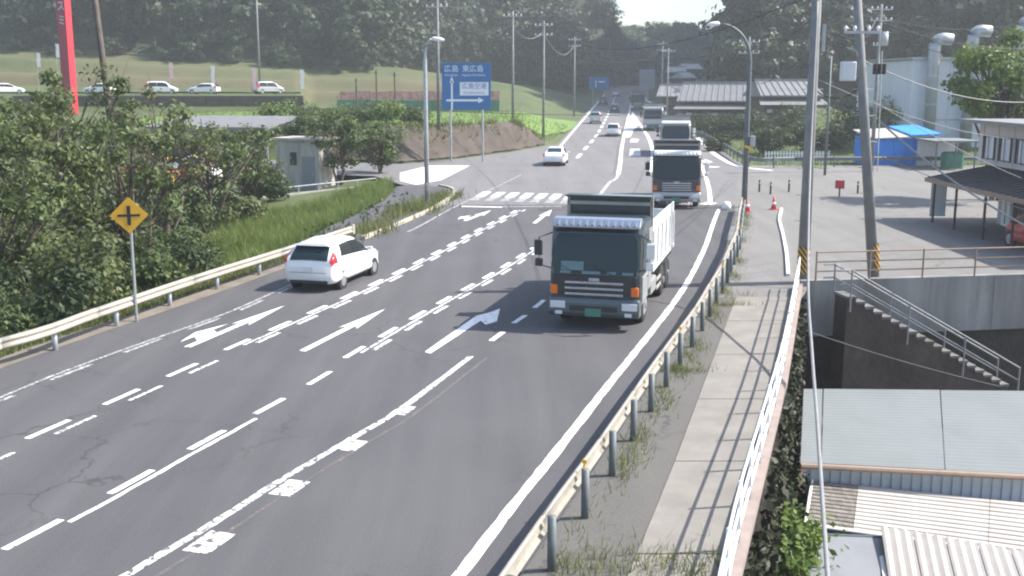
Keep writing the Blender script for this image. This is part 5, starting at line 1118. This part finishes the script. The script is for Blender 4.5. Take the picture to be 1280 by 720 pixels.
for px, y, h, r, m_, lb in ((228, 53, 2.0, 1.6, 'leaf_near', 'wild bush under the open-crowned tree'), (272, 60, 1.1, 1.5, 'leaf_dark', 'wild bush between the thin trees before the machinery yard'), (300, 56, 1.3, 1.3, 'leaf_olive', 'low bush at the top of the grass bank'), (342, 68, 1.5, 1.2, 'leaf_dark', 'low bush just left of the concrete hut rail'), (205, 46, 1.9, 1.5, 'leaf_near', 'wild bush right of the diamond sign, higher on the slope'), (165, 58, 1.4, 1.6, 'leaf_dark', 'dark thicket below the red tractors'), (245, 46, 1.3, 1.2, 'leaf_near', 'low bush at the left end of the grass bank')):
    p = P(px, 300, y); bush(lb, p.x, y, T(p.x, y), h, r, 2000, .24, m_, 'wild bushes among the trees')
for i, (px, y, h, r) in enumerate(((385, 104, 2.0, 1.8), (420, 105, 1.8, 1.6), (455, 104, 2.2, 1.9), (488, 103, 2.2, 1.7), (520, 101, 1.6, 1.4), (350, 103, 2.2, 2.0))):
    p = P(px, 160, y); bush('scrubby bush on the bank below the field, %s' % ('first left of the tallest stake', 'below the netting', 'in front of the tallest stake', 'just left of the lamp post', 'touching the lamp post', 'farthest left above the hut')[i], p.x, y, T(p.x, y), h, r, 1500, .3, 'leaf_bright' if i % 2 else 'leaf_near', 'bushes on the bank')
for i, (px, y, h, r) in enumerate(((895, 104, 1.6, 1.1), (968, 100, 2.6, 1.5), (950, 103, 2.2, 1.1), (1000, 101, 2.8, 1.6), (1040, 100, 2.4, 1.8), (860, 126, 2.4, 2.2), (885, 127, 2.6, 2.2), (912, 126, 2.6, 2.4), (945, 124, 2.8, 2.4), (985, 122, 3.0, 2.6), (1060, 108, 4.2, 2.6), (1110, 104, 4.0, 2.6))):
    p = P(px, 180, y); bush(('small clipped bush left of the right lamp post', 'dark round bush above the picket fence', 'slim dark bush just right of the lamp post', 'dark bush behind the upright pole', 'bush between upright and leaning poles', 'hedge bush behind the third truck', 'hedge bush below the farmhouse', 'hedge bush under the farmhouse right end', 'hedge bush left of the right lamp post', 'hedge bush below the long house', 'tall bush behind the leaning pole', 'tall bush left of the factory')[i], p.x, y, T(p.x, y), h, r, 2000, .3, 'leaf_bright' if i == 11 else 'leaf_dark', 'bushes across the side road')
p = P(1262, 100, 64); tree('rounded garden tree above the shop roof', (p.x, 64, 0), 10.2, 3.3, 9000, .32, 40, 'leaf_bright', 4.0, trunk=.2)
p = P(985, 640, 21.5); bush('leafy bush growing at the foot of the sidewalk wall beside the sheds', p.x + .1, 21.5, -4.7, 2.7, .95, 2600, .2, 'leaf_bright', 'bushes in the yard')
p = P(975, 720, 18.5); bush('lower bush in the yard at the bottom edge of the picture', p.x + .1, 18.5, -4.7, 3.0, .95, 2200, .2, 'leaf_near', 'bushes in the yard')
p = P(985, 560, 24.5); bush('dark bush in the gap between wall and large shed', p.x - .0, 24.8, -4.7, 2.4, .8, 1500, .2, 'leaf_dark', 'bushes in the yard')
# grass
def blades(name, pts, hmin, hmax, wdt, m='grass_blade', lean=.35):
    pts = np.array(pts); n = len(pts); h = rng.uniform(hmin, hmax, n)[:, None]; a = rng.uniform(0, 2 * np.pi, n)
    d = np.stack([np.cos(a), np.sin(a), np.zeros(n)], 1) * wdt; b = rng.normal(size=(n, 3)) * lean * h; b[:, 2] = 0
    tp = pts + b + np.array([0, 0, 1]) * h
    v = np.stack([pts - d / 2, pts + d / 2, tp], 1).reshape(-1, 3)
    return link(name, npmesh(name, v, 3), m, kind='stuff')
def in_poly(x, y, pg):
    c = False; j = len(pg) - 1
    for i in range(len(pg)):
        if (pg[i][1] > y) != (pg[j][1] > y) and x < (pg[j][0] - pg[i][0]) * (y - pg[i][1]) / (pg[j][1] - pg[i][1]) + pg[i][0]: c = not c
        j = i
    return c
pg = [G(*p)[:2] for p in ((165, 372), (210, 322), (270, 288), (330, 262), (400, 246), (488, 224), (492, 238), (478, 250), (450, 264), (400, 286), (330, 325), (240, 356))]
xs_, ys_ = [p[0] for p in pg], [p[1] for p in pg]; pts = []
while len(pts) < 21000:
    x, y = random.uniform(min(xs_), max(xs_)), random.uniform(min(ys_), max(ys_))
    if in_poly(x, y, pg) and math.sin(x * 2.1 + y) + math.sin(y * 1.3 - x) + random.uniform(-1.6, 2) > -.6: pts.append((x, y, T(x, y)))
tag(blades('dead_stalks', [q for q in pts if random.random() < .05], .4, 1.0, .035, 'dead_stalk'), 'dry stalks standing in the grass bank', 'grass')
tag(blades('tall_grass', pts, .2, .9, .06), 'tall green grass on the bank behind the left guardrail', 'grass')
pts = []
for _ in range(9000):
    y = random.uniform(14, 62); d = abs(random.gauss(0, .6)) + .62
    x = rl(y) - d; pts.append((x, y, T(x, y) if d > .9 else 0.0))
tag(blades('verge_grass', pts, .1, .4, .035, 'weed_blade'), 'weedy grass along the left verge under the guardrail', 'grass')
pts = []
for p in offset(gsr, .2)[4:]:
    k = random.choice((6, 14, 50, 130))
    for _ in range(k): pts.append((p.x + random.gauss(0, .12), p.y + random.gauss(0, .55), .03))
for px, py, k, sx in ((845, 466, 160, .45), (905, 383, 220, .5), (860, 465, 60, .4), (930, 370, 40, .3)):
    q = G(px, py); pts += [(q.x + random.gauss(0, sx), q.y + random.gauss(0, .12), .03) for _ in range(k)]
for _ in range(700):
    px = random.uniform(690, 915); q = G(px, 712 + random.gauss(0, 14)); pts.append((q.x, q.y, .04))
pts = [q for q in pts if q[0] > rr(q[1]) + .02]
tag(blades('guardrail_weeds', pts, .06, .27, .018, 'weed_blade'), 'weeds sprouting along the foot of the right guardrail', 'weeds')
pts = []
for _ in range(2500):
    q = random.choice(((545, 250), (560, 246), (535, 262), (520, 258), (500, 268), (470, 290))); c = G(*q); x, y = c.x + random.gauss(0, .5), c.y + random.gauss(0, 1.2); pts.append((x, y, .06))
tag(blades('corner_weeds', pts, .15, .6, .05, 'weed_blade'), 'weeds on the kerb around the left lamp post', 'weeds')
pts = []
for _ in range(26000):
    y = random.uniform(86, 150); x = random.uniform(-42, rr(y) + 22)
    if rl(y) - .9 < x < rr(y) + 1.2 or (x < 4 and y < interp(x, YEX, YEY) + 4): continue
    pts.append((x, y, T(x, y)))
tag(blades('meadow_grass', pts, .15, .55, .1), 'rough grass on the field and banks beyond the crossing', 'grass')
pos = []
for _ in range(15000):
    y = random.uniform(27, 68); d = random.uniform(1.6, 22); x = rl(y) - d
    if in_poly(x, y, pg) or (y > 62 and d < 12): continue
    k = math.sin(x * 1.3) * math.sin(y * .9) + .5 * math.sin(x * 3.1 + y * 2.3)
    if k + random.uniform(-.5, .9) < 0: continue
    pos.append((x, y, T(x, y) + random.random() ** 2 * (.5 + .5 * k)))
pos = np.array(pos)
tag(link('ground_cover', npmesh('ground_cover', quads(pos, .3, .16, np.tile([0, 0, .8], (len(pos), 1))), 4), 'leaf_dark', kind='stuff'), 'leafy ground cover beneath the roadside trees', 'undergrowth')
pts = []
for _ in range(2600):
    x, y = bank_pt(random.random(), 1 - abs(random.gauss(0, .28)))
    if math.sin(x * 1.9) + math.sin(x * .7 + y) + random.uniform(-1, 1) > -.2 and y > interp(x, YEX, YEY): pts.append((x, y, T(x, y) + .14))
tag(blades('bank_weeds', pts, .2, .7, .12, 'weed_blade', .5), 'straggling weeds on the brown soil bank below the blue sign', 'weeds')
pos = []
for _ in range(7000):
    y = random.uniform(13, 36); z = -4.7 + 4.55 * random.random() ** .8
    if math.sin(y * 1.7) + math.sin(y * .6 + z) + random.uniform(-1, 1.4) < -.6: continue
    pos.append((walkR(y) + .14 + .12 * (-z / 5) + abs(random.gauss(0, .09)), y, z))
pos = np.array(pos); cr_ = thing('creeper', 'dark creeper covering the outer face of the sidewalk wall above the sheds', 'plant', (walkR(24), 24, -4.7))
o_ = link('foliage', npmesh('foliage', quads(pos - np.array([walkR(24), 24, -4.7]), .2, .13, np.tile([.7, -.2, .2], (len(pos), 1))), 4), 'leaf_creeper', cr_)
# forest on the hills
TV = []
for k in range(6):
    con = k == 5
    cs, pos, nr = crown_points(1.0, .42 if not con else .22, .1, 16, 800, .1 if not con else .06)
    if con: pos[:, :2] *= (1.25 - pos[:, 2:3]).clip(.1, 1.2)
    TV.append(quads(pos, .078, .06, nr, .5))
def forest(name, label, sites, m='leaf_forest'):
    out = []
    for x, y, h in sites:
        v = TV[rng.integers(0, 6)].reshape(-1, 4, 3)
        a = rng.uniform(0, 6.28); c_, s_ = math.cos(a), math.sin(a)
        q = v[rng.permutation(len(v))].copy() * h; wx = rng.uniform(.85, 1.25)
        out.append(np.stack([(q[..., 0] * c_ - q[..., 1] * s_) * wx + x, (q[..., 0] * s_ + q[..., 1] * c_) * wx + y, q[..., 2] + T(x, y) - .5], -1).reshape(-1, 3))
    o = link(name, npmesh(name, np.concatenate(out), 4), m, kind='stuff'); tag(o, label, 'forest'); return o
def scatter(n, a0, a1, f0, f1, sp, h0, h1):
    res = []; tries = 0
    while len(res) < n and tries < n * 40:
        tries += 1; a = random.uniform(a0, a1); y = f0(a) + random.random() ** 1.2 * (f1(a) - f0(a)); x = a * y
        if all((x - q[0]) ** 2 + (y - q[1]) ** 2 > sp * sp for q in res): res.append((x, y, random.uniform(h0, h1)))
    return res
yb = lambda a: interp(a, YBA, YBV)
forest('forest', 'dark dense wood on the near left hillside', scatter(330, -.54, -.06, lambda a: yb(a) - 2, lambda a: yb(a) + 80, 5.2, 9, 18))
forest('forest', 'hazy wood on the hill left of the road', scatter(260, -.09, .085, lambda a: yb(a) - 2, lambda a: yb(a) + 95, 5.2, 10, 16))
forest('forest', 'wooded hill closing the valley beyond the bend', scatter(150, .075, .148, lambda a: yb(a), lambda a: yb(a) + 70, 6, 10, 15))
forest('forest', 'dark wood on the right hillside behind the houses', scatter(340, .197, .56, lambda a: 176 - 30 * sm(.3, .5, a), lambda a: 262 - 30 * sm(.3, .5, a), 5.0, 9, 15) + scatter(90, .203, .27, lambda a: 178, lambda a: 292, 5, 9, 13))
forest('forest', 'pale distant wooded ridge at the end of the valley', m='leaf_near', sites=scatter(210, .09, .225, lambda a: 560, lambda a: 690, 6, 11, 17))  # lighter leaf colour paints extra haze onto the far ridge
pts = [(random.uniform(-.5, .12)) for _ in range(70)]
forest('forest', 'wood filling the notch between the two left hills', scatter(90, -.15, -.045, lambda a: yb(a) - 2, lambda a: yb(a) + 90, 4.5, 9, 15))
forest('forest', 'strip of wood hugging the left road edge before the bend', [(rl(y) - random.uniform(6, 22), y, random.uniform(8, 13)) for y in np.linspace(300, 430, 46)])
forest('undergrowth', 'brushy forest edge along the foot of the left hills', [(a * (yb(a) - 5), yb(a) - 5 + random.uniform(-3, 2), random.uniform(3, 6)) for a in pts])
# ------------------------------------------------------------------ haze
hz = MB().box((0, 425, 70), (1700, 930, 160)).build('haze', 'concrete', kind='stuff')
hm = bpy.data.materials.new('haze'); hm.use_nodes = True; hn = hm.node_tree.nodes; hn.remove(hn['Principled BSDF'])
pv = hn.new('ShaderNodeVolumePrincipled'); pv.inputs['Color'].default_value = (0.9, 0.95, 1.0, 1); pv.inputs['Density'].default_value = 0.00052; pv.inputs['Anisotropy'].default_value = 0.3
hm.node_tree.links.new(pv.outputs[0], hn['Material Output'].inputs['Volume']); hz.data.materials.clear(); hz.data.materials.append(hm)
